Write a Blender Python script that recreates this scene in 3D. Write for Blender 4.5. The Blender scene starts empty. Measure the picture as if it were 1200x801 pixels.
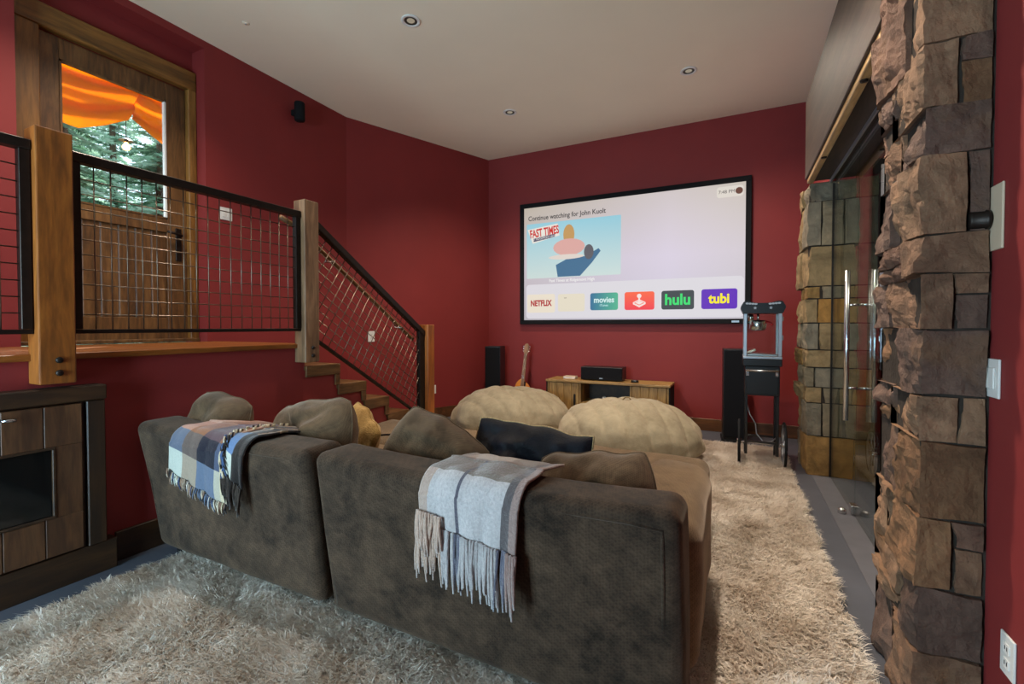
import bpy, bmesh, math, random
import numpy as np
from mathutils import Vector, Matrix, Euler, noise

scene = bpy.context.scene
COL = scene.collection
R = math.radians

# ------------------------------------------------------------------ camera
CAM_H = 1.35
FPX = 533.3
YAW = R(26.17)
PITCH = R(1.1)
cam_data = bpy.data.cameras.new('camera')
cam_data.sensor_width = 36.0
cam_data.lens = FPX / 1200 * 36.0
cam_data.shift_y = -8.0 / 1200
cam_data.clip_start = 0.02
cam = bpy.data.objects.new('camera', cam_data)
cam.location = (0, 0, CAM_H)
cam.rotation_euler = (R(90) - PITCH, 0, YAW)
COL.objects.link(cam)
scene.camera = cam

# ------------------------------------------------------------------ view
vs = scene.view_settings
vs.view_transform = 'Standard'
vs.look = 'None'
vs.gamma = 1.0
vs.use_curve_mapping = False
vs.exposure = 0.15

# ------------------------------------------------------------------ daylight
world = bpy.data.worlds.new('sky')
world.use_nodes = True
wn = world.node_tree.nodes
wn['Background'].inputs[0].default_value = (0.70, 0.85, 1.0, 1)
wn['Background'].inputs[1].default_value = 2.3
scene.world = world

sun_data = bpy.data.lights.new('sun', 'SUN')
sun_data.energy = 11.0
sun_data.angle = R(2)
sun_data.color = (1, 0.93, 0.82)
sun = bpy.data.objects.new('sun', sun_data)
sun.rotation_euler = Vector((0.45, -0.45, -0.77)).to_track_quat('-Z', 'Y').to_euler()
COL.objects.link(sun)


def area_light(name, loc, target, sx, sy, watts, color):
    d = bpy.data.lights.new(name, 'AREA')
    d.shape = 'RECTANGLE'
    d.size = sx
    d.size_y = sy
    d.energy = watts
    d.color = color
    o = bpy.data.objects.new(name, d)
    o.location = loc
    o.rotation_euler = (Vector(target) - Vector(loc)).to_track_quat('-Z', 'Y').to_euler()
    COL.objects.link(o)
    return o


# daylight entering by the glazed doors in the wall behind the photographer
WIN_X0, WIN_X1, WIN_Z0, WIN_Z1, WIN_Y = -3.1, -1.55, 0.08, 2.45, -1.9
area_light('window_daylight', ((WIN_X0 + WIN_X1) / 2, WIN_Y - 0.25, (WIN_Z0 + WIN_Z1) / 2),
           ((WIN_X0 + WIN_X1) / 2, 1, (WIN_Z0 + WIN_Z1) / 2 - 0.2), 1.45, 2.2, 280, (0.56, 0.80, 1.0))
# default power of the ceiling downlights
DOWN_W = 250


# ------------------------------------------------------------------ pixel -> point on a known plane
def ray(px, py):
    r = (px - 600) / FPX
    u = -(py - 392.5) / FPX
    f = math.cos(PITCH) + u * math.sin(PITCH)
    up = -math.sin(PITCH) + u * math.cos(PITCH)
    c, s = math.cos(YAW), math.sin(YAW)
    return Vector((r * c - f * s, r * s + f * c, up))


def at(px, py, x=None, y=None, z=None):
    d = ray(px, py)
    if x is not None:
        t = x / d.x
    elif y is not None:
        t = y / d.y
    else:
        t = (z - CAM_H) / d.z
    return Vector((0, 0, CAM_H)) + d * t


# ------------------------------------------------------------------ materials
def srgb(r, g, b):
    f = lambda c: (c / 255 / 12.92) if c / 255 <= 0.04045 else ((c / 255 + 0.055) / 1.055) ** 2.4
    return (f(r), f(g), f(b), 1)


class NT:
    def __init__(self, name):
        self.m = bpy.data.materials.new(name)
        self.m.use_nodes = True
        self.t = self.m.node_tree
        self.b = self.t.nodes['Principled BSDF']
        self.out = self.t.nodes['Material Output']

    def n(self, kind, **kw):
        nd = self.t.nodes.new(kind)
        for k, v in kw.items():
            if k in nd.inputs.keys():
                nd.inputs[k].default_value = v
            else:
                setattr(nd, k, v)
        return nd

    def l(self, a, b):
        self.t.links.new(a, b)

    def coords(self, which='Object', scale=(1, 1, 1)):
        tc = self.n('ShaderNodeTexCoord')
        mp = self.n('ShaderNodeMapping')
        mp.inputs['Scale'].default_value = scale
        self.l(tc.outputs[which], mp.inputs['Vector'])
        return mp.outputs['Vector']

    def ramp(self, fac, stops, interp='LINEAR'):
        r = self.n('ShaderNodeValToRGB')
        cr = r.color_ramp
        cr.interpolation = interp
        while len(cr.elements) < len(stops):
            cr.elements.new(0.5)
        for e, (p, c) in zip(cr.elements, stops):
            e.position = p
            e.color = c
        self.l(fac, r.inputs['Fac'])
        return r.outputs['Color']

    def noise(self, vec, scale, detail=4, rough=0.55, dist=0.0):
        t = self.n('ShaderNodeTexNoise')
        t.inputs['Scale'].default_value = scale
        t.inputs['Detail'].default_value = detail
        t.inputs['Roughness'].default_value = rough
        t.inputs['Distortion'].default_value = dist
        self.l(vec, t.inputs['Vector'])
        return t.outputs['Fac']

    def mix(self, fac, a, b, blend='MIX'):
        m = self.n('ShaderNodeMix', data_type='RGBA', blend_type=blend)
        if isinstance(fac, float):
            m.inputs[0].default_value = fac
        else:
            self.l(fac, m.inputs[0])
        for s, v in ((m.inputs[6], a), (m.inputs[7], b)):
            if isinstance(v, tuple):
                s.default_value = v
            else:
                self.l(v, s)
        return m.outputs[2]

    def bump(self, h, strength, dist=0.01):
        b = self.n('ShaderNodeBump')
        b.inputs['Strength'].default_value = strength
        b.inputs['Distance'].default_value = dist
        self.l(h, b.inputs['Height'])
        self.l(b.outputs['Normal'], self.b.inputs['Normal'])

    def set(self, **kw):
        for k, v in kw.items():
            self.b.inputs[k.replace('_', ' ')].default_value = v


def plain(name, c, rough=0.5, metal=0.0, spec=0.5, noise_amt=0.0, nscale=8.0, bump=0.0, bscale=60.0, bdist=0.004):
    k = NT(name)
    k.set(Base_Color=c, Roughness=rough, Metallic=metal)
    k.b.inputs['Specular IOR Level'].default_value = spec
    v = k.coords()
    if noise_amt:
        d = tuple(x * (1 - noise_amt) for x in c[:3]) + (1,)
        l = tuple(min(1, x * (1 + noise_amt)) for x in c[:3]) + (1,)
        k.l(k.ramp(k.noise(v, nscale, 5), [(0.3, d), (0.7, l)]), k.b.inputs['Base Color'])
    if bump:
        k.bump(k.noise(v, bscale, 4), bump, bdist)
    return k.m


def wood(name, c1, c2, c3, axis='z', scale=5.0, rough=0.5, bump=0.15):
    k = NT(name)
    st = {'x': (0.12, 1, 1), 'y': (1, 0.12, 1), 'z': (1, 1, 0.12)}[axis]
    oi = k.n('ShaderNodeObjectInfo')
    tc = k.n('ShaderNodeTexCoord')
    add = k.n('ShaderNodeVectorMath', operation='ADD')
    k.l(tc.outputs['Object'], add.inputs[0])
    sc = k.n('ShaderNodeVectorMath', operation='SCALE')
    sc.inputs[0].default_value = (7, 9, 11)
    k.l(oi.outputs['Random'], sc.inputs['Scale'])
    k.l(sc.outputs[0], add.inputs[1])
    mp = k.n('ShaderNodeMapping')
    mp.inputs['Scale'].default_value = st
    k.l(add.outputs[0], mp.inputs['Vector'])
    v = mp.outputs['Vector']
    f1 = k.noise(v, scale * 2.4, 6, 0.65, 1.2)
    f2 = k.noise(v, scale * 14, 3, 0.6, 0.3)
    col = k.ramp(f1, [(0.28, c1), (0.5, c2), (0.75, c3)])
    dark = tuple(x * 0.55 for x in c1[:3]) + (1,)
    g = k.ramp(f2, [(0.35, (0.6, 0.6, 0.6, 1)), (0.6, (1, 1, 1, 1))])
    col = k.mix(0.75, col, g, 'MULTIPLY')
    k.l(col, k.b.inputs['Base Color'])
    k.set(Roughness=rough)
    k.bump(f2, bump, 0.003)
    return k.m


def fabric(name, c1, c2, nscale=3.5, weave=220.0, bump=0.35, sheen=0.3, rough=0.9, sheen_tint=(1, 0.82, 0.66, 1)):
    k = NT(name)
    v = k.coords()
    f = k.noise(v, nscale, 5, 0.6, 0.6)
    f2 = k.noise(v, nscale * 5, 4, 0.6, 0.4)
    mx = k.n('ShaderNodeMath', operation='MULTIPLY_ADD')
    mx.inputs[1].default_value = 0.35
    k.l(f2, mx.inputs[0])
    ms = k.n('ShaderNodeMath', operation='MULTIPLY')
    ms.inputs[1].default_value = 0.65
    k.l(f, ms.inputs[0])
    k.l(ms.outputs[0], mx.inputs[2])
    col = k.ramp(mx.outputs[0], [(0.36, c1), (0.62, c2)])
    if weave:
        w = k.n('ShaderNodeTexChecker')
        w.inputs['Scale'].default_value = weave
        mp = k.n('ShaderNodeMapping')
        mp.inputs['Rotation'].default_value = (R(45), R(45), R(35))
        k.l(v, mp.inputs['Vector'])
        k.l(mp.outputs[0], w.inputs['Vector'])
        w.inputs['Color1'].default_value = (0.68, 0.68, 0.68, 1)
        w.inputs['Color2'].default_value = (1, 1, 1, 1)
        col = k.mix(0.8, col, w.outputs['Color'], 'MULTIPLY')
        k.bump(w.outputs['Fac'], bump, 0.002)
    else:
        k.bump(k.noise(v, 120, 4), bump, 0.006)
    k.l(col, k.b.inputs['Base Color'])
    k.set(Roughness=rough)
    k.b.inputs['Specular IOR Level'].default_value = 0.15
    k.b.inputs['Sheen Weight'].default_value = sheen
    k.b.inputs['Sheen Roughness'].default_value = 0.45
    k.b.inputs['Sheen Tint'].default_value = sheen_tint
    return k.m


def dyed(name, bump=0.5, scale=160.0, var=0.25, sheen=0.3):
    """yarn dyed cloth: the colour of each cell comes from the attribute 'dye'"""
    k = NT(name)
    a = k.n('ShaderNodeAttribute', attribute_name='dye')
    v = k.coords()
    f = k.noise(v, scale, 3, 0.7)
    g = k.ramp(f, [(0.3, (1 - var, 1 - var, 1 - var, 1)), (0.7, (1, 1, 1, 1))])
    k.l(k.mix(1.0, a.outputs['Color'], g, 'MULTIPLY'), k.b.inputs['Base Color'])
    k.bump(f, bump, 0.006)
    k.set(Roughness=0.95)
    k.b.inputs['Specular IOR Level'].default_value = 0.1
    k.b.inputs['Sheen Weight'].default_value = sheen
    return k.m


def emis(name, c, s):
    k = NT(name)
    k.set(Base_Color=(0.02, 0.02, 0.02, 1), Roughness=0.6)
    k.b.inputs['Emission Color'].default_value = c
    k.b.inputs['Emission Strength'].default_value = s
    return k.m


def pane(name, tint=(0.97, 1, 0.985, 1), ior=1.5, rough=0.0):
    k = NT(name)
    k.t.nodes.remove(k.b)
    tr = k.n('ShaderNodeBsdfTransparent')
    tr.inputs[0].default_value = tint
    gl = k.n('ShaderNodeBsdfGlossy')
    gl.inputs['Roughness'].default_value = rough
    lw = k.n('ShaderNodeLayerWeight')             # thin pane: same reflectance from both sides
    lw.inputs['Blend'].default_value = 0.5
    pw_ = k.n('ShaderNodeMath', operation='POWER')
    pw_.inputs[1].default_value = 5.0
    k.l(lw.outputs['Facing'], pw_.inputs[0])
    fr = k.n('ShaderNodeMath', operation='MULTIPLY_ADD')
    f0 = ((ior - 1) / (ior + 1)) ** 2
    fr.inputs[1].default_value = 1 - f0
    fr.inputs[2].default_value = f0
    k.l(pw_.outputs[0], fr.inputs[0])
    mx = k.n('ShaderNodeMixShader')
    k.l(fr.outputs[0], mx.inputs[0])
    k.l(tr.outputs[0], mx.inputs[1])
    k.l(gl.outputs[0], mx.inputs[2])
    k.l(mx.outputs[0], k.out.inputs['Surface'])
    return k.m


def stone_mat(name, stops, bump=0.9, fine=14.0):
    k = NT(name)
    oi = k.n('ShaderNodeObjectInfo')
    base = k.ramp(oi.outputs['Random'], stops, 'CONSTANT')
    v = k.coords()
    f = k.noise(v, 6.0, 8, 0.68, 0.7)
    g = k.ramp(f, [(0.28, (0.42, 0.40, 0.38, 1)), (0.5, (0.85, 0.82, 0.78, 1)), (0.72, (1.25, 1.18, 1.08, 1))])
    col = k.mix(1.0, base, g, 'MULTIPLY')
    rust = k.ramp(k.noise(v, 3.3, 5, 0.6, 1.0), [(0.55, (0, 0, 0, 1)), (0.72, (1, 1, 1, 1))])
    rm = k.n('ShaderNodeMath', operation='MULTIPLY')
    rm.inputs[1].default_value = 0.45
    k.l(rust, rm.inputs[0])
    col = k.mix(rm.outputs[0], col, (0.19, 0.095, 0.035, 1))
    k.l(col, k.b.inputs['Base Color'])
    k.set(Roughness=0.88)
    k.b.inputs['Specular IOR Level'].default_value = 0.25
    vor = k.n('ShaderNodeTexVoronoi')
    vor.inputs['Scale'].default_value = fine
    k.l(v, vor.inputs['Vector'])
    ad = k.n('ShaderNodeMath', operation='MULTIPLY_ADD')
    ad.inputs[1].default_value = 0.35
    k.l(vor.outputs['Distance'], ad.inputs[0])
    k.l(k.noise(v, fine * 1.6, 9, 0.7, 0.4), ad.inputs[2])
    k.bump(ad.outputs[0], bump, 0.018)
    return k.m


M = {}
M['red'] = plain('red_paint', srgb(132, 46, 45), 0.62, spec=0.3, noise_amt=0.05, nscale=2.0, bump=0.05, bscale=90)
M['ceiling'] = plain('ceiling_paint', srgb(240, 224, 200), 0.85, spec=0.2, noise_amt=0.02, nscale=1.5, bump=0.04, bscale=120)
M['floor'] = plain('slate_floor', srgb(74, 76, 84), 0.42, noise_amt=0.16, nscale=3.0, bump=0.06, bscale=40)
M['threshold'] = plain('threshold_strip', srgb(92, 92, 98), 0.35, noise_amt=0.1)
M['post'] = wood('post_timber', srgb(84, 44, 12), srgb(150, 84, 26), srgb(182, 110, 42), 'z', 3.2)
M['post_grey'] = wood('post_timber_weathered', srgb(70, 48, 32), srgb(122, 90, 62), srgb(158, 124, 92), 'z', 4.0)
M['post_orange'] = wood('post_timber_oiled', srgb(98, 50, 12), srgb(146, 80, 22), srgb(172, 100, 36), 'z', 4.0)
M['tread'] = wood('stair_wood', srgb(70, 46, 22), srgb(112, 77, 40), srgb(140, 102, 60), 'y', 5.0)
M['landing'] = wood('landing_boards', srgb(96, 50, 18), srgb(140, 80, 30), srgb(168, 104, 48), 'y', 4.0, 0.35)
M['doorwood'] = wood('door_wood', srgb(62, 38, 18), srgb(104, 68, 34), srgb(134, 94, 52), 'z', 4.5)
M['trimwood'] = wood('door_trim_wood', srgb(80, 50, 18), srgb(132, 88, 36), srgb(162, 116, 58), 'z', 3.0)
M['trimwood_h'] = wood('door_head_wood', srgb(80, 50, 18), srgb(132, 88, 36), srgb(162, 116, 58), 'y', 3.0)
M['base'] = wood('baseboard_wood', srgb(60, 34, 16), srgb(96, 58, 28), srgb(122, 80, 44), 'x', 4.0)
M['cabdark'] = wood('surround_wood', srgb(28, 16, 7), srgb(54, 33, 14), srgb(80, 52, 24), 'y', 3.0)
M['cabdark_v'] = wood('surround_wood_upright', srgb(28, 16, 7), srgb(54, 33, 14), srgb(80, 52, 24), 'z', 3.0)
M['cabdoor'] = wood('cabinet_planks', srgb(52, 31, 17), srgb(84, 53, 30), srgb(110, 74, 45), 'z', 4.0)
M['oak'] = wood('console_oak', srgb(112, 82, 42), srgb(154, 118, 66), srgb(182, 146, 90), 'z', 5.0)
M['oak_h'] = wood('console_oak_top', srgb(112, 82, 42), srgb(154, 118, 66), srgb(182, 146, 90), 'x', 5.0)
M['header'] = wood('header_board', srgb(34, 25, 18), srgb(58, 44, 34), srgb(82, 65, 52), 'y', 3.4, 0.5)
M['rail_light'] = wood('sliding_track_wood', srgb(150, 112, 64), srgb(190, 152, 100), srgb(210, 176, 126), 'y', 4.0, 0.3)
M['iron'] = plain('dark_iron', srgb(44, 36, 31), 0.45, 0.7, noise_amt=0.2, nscale=20)
M['wire'] = plain('steel_wire', srgb(120, 106, 92), 0.35, 0.9)
M['black'] = plain('black_gloss', srgb(16, 16, 18), 0.35)
M['blackmatte'] = plain('black_matte', srgb(20, 20, 22), 0.8, spec=0.2)
M['grille'] = plain('speaker_cloth', srgb(26, 26, 29), 0.95, spec=0.1, bump=0.6, bscale=400, bdist=0.002)
M['chrome'] = plain('brushed_steel', srgb(205, 205, 205), 0.25, 1.0)
M['alu'] = plain('aluminium', srgb(176, 180, 186), 0.38, 0.9)
M['white'] = plain('white_plastic', srgb(226, 222, 216), 0.4)
M['beige_plate'] = plain('beige_plate', srgb(206, 184, 158), 0.45)
M['recess'] = plain('lamp_baffle', srgb(60, 54, 46), 0.5, noise_amt=0.05)
M['glass'] = pane('clear_glass')
M['greenglass'] = pane('door_glass', (0.90, 0.95, 0.93, 1), 1.5)
M['darkglass'] = plain('dark_glass', srgb(10, 11, 12), 0.08)
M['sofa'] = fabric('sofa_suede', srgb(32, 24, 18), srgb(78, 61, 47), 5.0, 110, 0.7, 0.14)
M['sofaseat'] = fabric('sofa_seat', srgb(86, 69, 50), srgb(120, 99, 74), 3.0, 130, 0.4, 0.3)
M['pillow_brown'] = fabric('pillow_brown', srgb(66, 50, 35), srgb(102, 80, 58), 4.0, 150, 0.4, 0.3)
M['pillow_tan'] = fabric('pillow_tan', srgb(150, 116, 62), srgb(196, 160, 100), 16.0, 0, 1.0, 0.4)
M['pillow_black'] = fabric('pillow_black', srgb(10, 10, 13), srgb(24, 25, 32), 5.0, 0, 0.5, 0.0, 0.6)
M['gold'] = plain('gold_sequin', srgb(150, 124, 84), 0.5, 0.3, noise_amt=0.5, nscale=120, bump=0.8, bscale=150)
M['bean'] = fabric('beanbag_fur', srgb(128, 116, 94), srgb(156, 144, 120), 3.0, 0, 0.6, 0.25)
M['seam'] = fabric('beanbag_seam', srgb(120, 100, 70), srgb(150, 128, 94), 4.0, 0, 0.7, 0.3)
M['mortar'] = plain('mortar', srgb(58, 50, 44), 0.95, spec=0.1, noise_amt=0.3, nscale=12, bump=0.8, bscale=50)
M['stone'] = stone_mat('ledge_stone', [(0.0, srgb(128, 98, 78)), (0.2, srgb(114, 86, 72)), (0.4, srgb(146, 114, 90)),
                                       (0.55, srgb(106, 84, 74)), (0.75, srgb(140, 104, 76)), (0.9, srgb(120, 88, 64))])
M['stone_far'] = stone_mat('ledge_stone_ochre', [(0.0, srgb(138, 124, 102)), (0.18, srgb(160, 116, 62)), (0.36, srgb(132, 122, 106)),
                                                 (0.55, srgb(150, 126, 92)), (0.72, srgb(116, 106, 94)), (0.86, srgb(158, 122, 74))], 0.9, 10.0)
M['plaid'] = dyed('plaid_wool')
M['throw'] = dyed('fluffy_throw', 1.0, 90.0, 0.3, 0.6)
M['orange'] = None


# ------------------------------------------------------------------ mesh helpers
def finish(name, me, mat, parent=None, smooth=False):
    if mat is not None:
        me.materials.append(mat)
    if smooth:
        me.polygons.foreach_set('use_smooth', [True] * len(me.polygons))
    o = bpy.data.objects.new(name, me)
    COL.objects.link(o)
    if parent is not None:
        o.parent = parent
    return o


def tag(o, label=None, cat=None, group=None, kind=None):
    if label:
        o['label'] = label
    if cat:
        o['category'] = cat
    if group:
        o['group'] = group
    if kind:
        o['kind'] = kind
    return o


def thing(name, label, cat, loc=(0, 0, 0), rotz=0.0, group=None, kind=None):
    o = bpy.data.objects.new(name, None)
    o.empty_display_size = 0.1
    o.location = loc
    o.rotation_euler = (0, 0, rotz)
    COL.objects.link(o)
    return tag(o, label, cat, group, kind)


def raw(name, verts, faces, mat, parent=None, smooth=False):
    me = bpy.data.meshes.new(name)
    me.from_pydata([tuple(v) for v in verts], [], faces)
    me.update()
    return finish(name, me, mat, parent, smooth)


def bm_obj(name, bm, mat, parent=None, smooth=False):
    me = bpy.data.meshes.new(name)
    bm.normal_update()
    bm.to_mesh(me)
    bm.free()
    return finish(name, me, mat, parent, smooth)


def add_box(bm, x0, x1, y0, y1, z0, z1, bev=0.0, seg=1):
    r = bmesh.ops.create_cube(bm, size=1)
    vs_ = r['verts']
    for v in vs_:
        v.co = Vector(((x0 + x1) / 2 + v.co.x * (x1 - x0), (y0 + y1) / 2 + v.co.y * (y1 - y0), (z0 + z1) / 2 + v.co.z * (z1 - z0)))
    if bev > 0:
        es = list({e for v in vs_ for e in v.link_edges})
        bmesh.ops.bevel(bm, geom=es, offset=bev, segments=seg, affect='EDGES', profile=0.5)
    return vs_


def box(name, x0, x1, y0, y1, z0, z1, mat, parent=None, bev=0.0, seg=1):
    bm = bmesh.new()
    add_box(bm, x0, x1, y0, y1, z0, z1, bev, seg)
    return bm_obj(name, bm, mat, parent)


def add_tube(bm, pts, r, n=8, caps=True, radii=None):
    pts = [Vector(p) for p in pts]
    rings = []
    up = None
    for i, p in enumerate(pts):
        if i == 0:
            d = pts[1] - pts[0]
        elif i == len(pts) - 1:
            d = pts[-1] - pts[-2]
        else:
            d = (pts[i + 1] - pts[i]).normalized() + (pts[i] - pts[i - 1]).normalized()
        d.normalize()
        if up is None:
            up = Vector((0, 0, 1)) if abs(d.z) < 0.9 else Vector((1, 0, 0))
        a = d.cross(up).normalized()
        b = a.cross(d).normalized()
        up = b
        rr = radii[i] if radii else r
        rings.append([bm.verts.new(p + (a * math.cos(t) + b * math.sin(t)) * rr) for t in [2 * math.pi * k / n for k in range(n)]])
    for q in range(len(rings) - 1):
        for k in range(n):
            bm.faces.new((rings[q][k], rings[q][(k + 1) % n], rings[q + 1][(k + 1) % n], rings[q + 1][k]))
    if caps:
        bm.faces.new(list(reversed(rings[0])))
        bm.faces.new(rings[-1])


def tube(name, pts, r, mat, parent=None, n=8, radii=None):
    bm = bmesh.new()
    add_tube(bm, pts, r, n, radii=radii)
    bmesh.ops.recalc_face_normals(bm, faces=bm.faces)
    return bm_obj(name, bm, mat, parent, True)


def add_lathe(bm, prof, n=24, center=(0, 0, 0), axis='z'):
    c = Vector(center)
    rings = []
    for (r, h) in prof:
        ring = []
        for k in range(n):
            t = 2 * math.pi * k / n
            p = {'z': Vector((r * math.cos(t), r * math.sin(t), h)),
                 'x': Vector((h, r * math.cos(t), r * math.sin(t))),
                 'y': Vector((r * math.cos(t), h, r * math.sin(t)))}[axis]
            ring.append(bm.verts.new(c + p))
        rings.append(ring)
    for q in range(len(rings) - 1):
        for k in range(n):
            bm.faces.new((rings[q][k], rings[q][(k + 1) % n], rings[q + 1][(k + 1) % n], rings[q + 1][k]))
    return rings


def lathe(name, prof, mat, parent=None, n=24, center=(0, 0, 0), axis='z', caps=True):
    bm = bmesh.new()
    rings = add_lathe(bm, prof, n, center, axis)
    if caps:
        if prof[0][0] > 1e-5:
            bm.faces.new(rings[0])
        if prof[-1][0] > 1e-5:
            bm.faces.new(rings[-1])
    bmesh.ops.remove_doubles(bm, verts=bm.verts, dist=1e-6)
    bmesh.ops.recalc_face_normals(bm, faces=bm.faces)
    o = bm_obj(name, bm, mat, parent, True)
    return o


def prism(name, poly, axis, a0, a1, mat, parent=None, bev=0.0):
    """poly of 2-D points extruded along axis from a0 to a1; 'x': (y,z) 'y': (x,z) 'z': (x,y)"""
    bm = bmesh.new()
    mk = {'x': lambda p, a: (a, p[0], p[1]), 'y': lambda p, a: (p[0], a, p[1]), 'z': lambda p, a: (p[0], p[1], a)}[axis]
    A = [bm.verts.new(mk(p, a0)) for p in poly]
    B = [bm.verts.new(mk(p, a1)) for p in poly]
    bm.faces.new(A)
    bm.faces.new(list(reversed(B)))
    n = len(poly)
    for i in range(n):
        bm.faces.new((A[i], B[i], B[(i + 1) % n], A[(i + 1) % n]))
    bmesh.ops.recalc_face_normals(bm, faces=bm.faces)
    if bev:
        bmesh.ops.bevel(bm, geom=list(bm.edges), offset=bev, segments=2, affect='EDGES')
    return bm_obj(name, bm, mat, parent)


def soft_box(name, lo, hi, r, mat, parent=None, deform=None, n=14, amp=0.006, nsc=3.0, seed=0.0):
    """an upholstered block: rounded edges, slight unevenness"""
    lo, hi = Vector(lo), Vector(hi)
    c = (lo + hi) / 2
    h = (hi - lo) / 2

    def params(hh):
        e = min(r / hh, 0.95)
        inner = [-(1 - e) + 2 * (1 - e) * i / n for i in range(n + 1)]
        side = [1 - e + e * s for s in (0.2, 0.42, 0.66, 0.85, 1.0)]
        return [-s for s in reversed(side)] + inner + side
    P = [params(h.x), params(h.y), params(h.z)]
    vid = {}
    verts = []

    def vert(i, j, k):
        key = (i, j, k)
        if key not in vid:
            p = Vector((P[0][i] * h.x, P[1][j] * h.y, P[2][k] * h.z))
            q = Vector([max(-(h[a] - r), min(h[a] - r, p[a])) for a in range(3)])
            d = p - q
            if d.length > 1e-9:
                cube = max(abs(d.x), abs(d.y), abs(d.z))
                d = d.normalized() * cube
            p = q + d + c
            if amp:
                p += noise.noise_vector(p * nsc + Vector((seed, seed * 1.7, 3.1))) * amp
            if deform:
                p = deform(p)
            vid[key] = len(verts)
            verts.append(p)
        return vid[key]
    N = [len(a) - 1 for a in P]
    faces = []
    for j in range(N[1]):
        for k in range(N[2]):
            faces.append((vert(0, j, k), vert(0, j, k + 1), vert(0, j + 1, k + 1), vert(0, j + 1, k)))
            faces.append((vert(N[0], j, k), vert(N[0], j + 1, k), vert(N[0], j + 1, k + 1), vert(N[0], j, k + 1)))
    for i in range(N[0]):
        for k in range(N[2]):
            faces.append((vert(i, 0, k), vert(i + 1, 0, k), vert(i + 1, 0, k + 1), vert(i, 0, k + 1)))
            faces.append((vert(i, N[1], k), vert(i, N[1], k + 1), vert(i + 1, N[1], k + 1), vert(i + 1, N[1], k)))
    for i in range(N[0]):
        for j in range(N[1]):
            faces.append((vert(i, j, 0), vert(i, j + 1, 0), vert(i + 1, j + 1, 0), vert(i + 1, j, 0)))
            faces.append((vert(i, j, N[2]), vert(i + 1, j, N[2]), vert(i + 1, j + 1, N[2]), vert(i, j + 1, N[2])))
    return raw(name, verts, faces, mat, parent, True)


def text(name, s, loc, size, mat, parent=None, rot=(R(90), 0, 0), bold=0.0, ax='CENTER', depth=0.0008, sx=1.0):
    cu = bpy.data.curves.new(name, 'FONT')
    cu.body = s
    cu.size = size
    cu.align_x = ax
    cu.align_y = 'CENTER'
    cu.extrude = depth
    cu.offset = bold
    cu.resolution_u = 3
    t = bpy.data.objects.new('tmp', cu)
    COL.objects.link(t)
    bpy.context.view_layer.update()
    dg = bpy.context.evaluated_depsgraph_get()
    me = bpy.data.meshes.new_from_object(t.evaluated_get(dg))
    bpy.data.objects.remove(t)
    me.name = name
    o = finish(name, me, mat, parent)
    me.materials.clear()
    me.materials.append(mat)
    o.location = loc
    o.rotation_euler = rot
    o.scale = (sx, 1, 1)
    return o


def rrect(w, h, r, n=5):
    pts = []
    for cx, cy, a0 in ((w / 2 - r, h / 2 - r, 0), (-w / 2 + r, h / 2 - r, 90), (-w / 2 + r, -h / 2 + r, 180), (w / 2 - r, -h / 2 + r, 270)):
        for i in range(n + 1):
            a = R(a0 + 90 * i / n)
            pts.append((cx + r * math.cos(a), cy + r * math.sin(a)))
    return pts


# ================================================================== SETTING
H = 4.0
YB = 6.4           # screen wall
XR = 0.72          # right wall
XLAND = -3.2       # face of the wall under the landing
XW = -4.45         # wall behind the landing
ZL = 1.21          # landing height


def struct(o):
    o['kind'] = 'structure'
    return o


struct(box('floor', -4.8, 2.3, WIN_Y - 0.2, YB + 0.2, -0.15, 0, M['floor']))
struct(box('ceiling', -5.2, 2.3, WIN_Y - 0.2, YB + 0.2, H, H + 0.12, M['ceiling']))
struct(box('wall_back', -4.0, 2.3, YB, YB + 0.15, 0, H, M['red']))
# angled wall between stair wall and screen wall
struct(prism('wall_angled', [(XW, 4.29), (-3.56, YB), (-3.56, YB + 0.15), (-4.8, YB + 0.15), (-4.8, 4.29)], 'z', -0.15, H, M['red']))
# wall behind the landing with the recess of the door
NY0, NY1, NZ = 1.33, 2.575, 3.93
XD = -4.62
wl = thing('wall_left', None, None, kind='structure')
box('wall_panel', XW - 0.35, XW, WIN_Y - 0.2, NY0, ZL - 0.1, H, M['red'], wl)
box('wall_panel', XW - 0.35, XW, NY1, 4.29, 0, H, M['red'], wl)
box('wall_panel', XW - 0.35, XW, NY0, NY1, NZ, H, M['red'], wl)
DY0, DY1, DZ = 1.50, 2.50, 3.54
box('recess_panel', XW - 0.35, XD - 0.02, NY0, NY1, DZ + 0.0, NZ, M['red'], wl)
# front wall (behind the photographer) with glazed doors
wf = thing('wall_front', None, None, kind='structure')
box('wall_panel', -5.2, WIN_X0, WIN_Y - 0.15, WIN_Y, -0.15, H, M['red'], wf)
box('wall_panel', WIN_X1, 2.3, WIN_Y - 0.15, WIN_Y, -0.15, H, M['red'], wf)
box('wall_panel', WIN_X0, WIN_X1, WIN_Y - 0.15, WIN_Y, WIN_Z1, H, M['red'], wf)
w1 = thing('window_1', None, None, kind='structure')
for xx in (WIN_X0, (WIN_X0 + WIN_X1) / 2 - 0.03, WIN_X1 - 0.06):
    box('window_frame', xx, xx + 0.06, WIN_Y - 0.1, WIN_Y - 0.04, 0.0, WIN_Z1, M['trimwood'], w1)
for zz in (0.0, WIN_Z1 - 0.08):
    box('window_frame', WIN_X0 + 0.06, WIN_X1 - 0.06, WIN_Y - 0.1, WIN_Y - 0.04, zz, zz + 0.08, M['trimwood'], w1)
box('window_pane', WIN_X0 + 0.06, WIN_X1 - 0.06, WIN_Y - 0.075, WIN_Y - 0.069, 0.08, WIN_Z1 - 0.08, M['glass'], w1)

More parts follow.
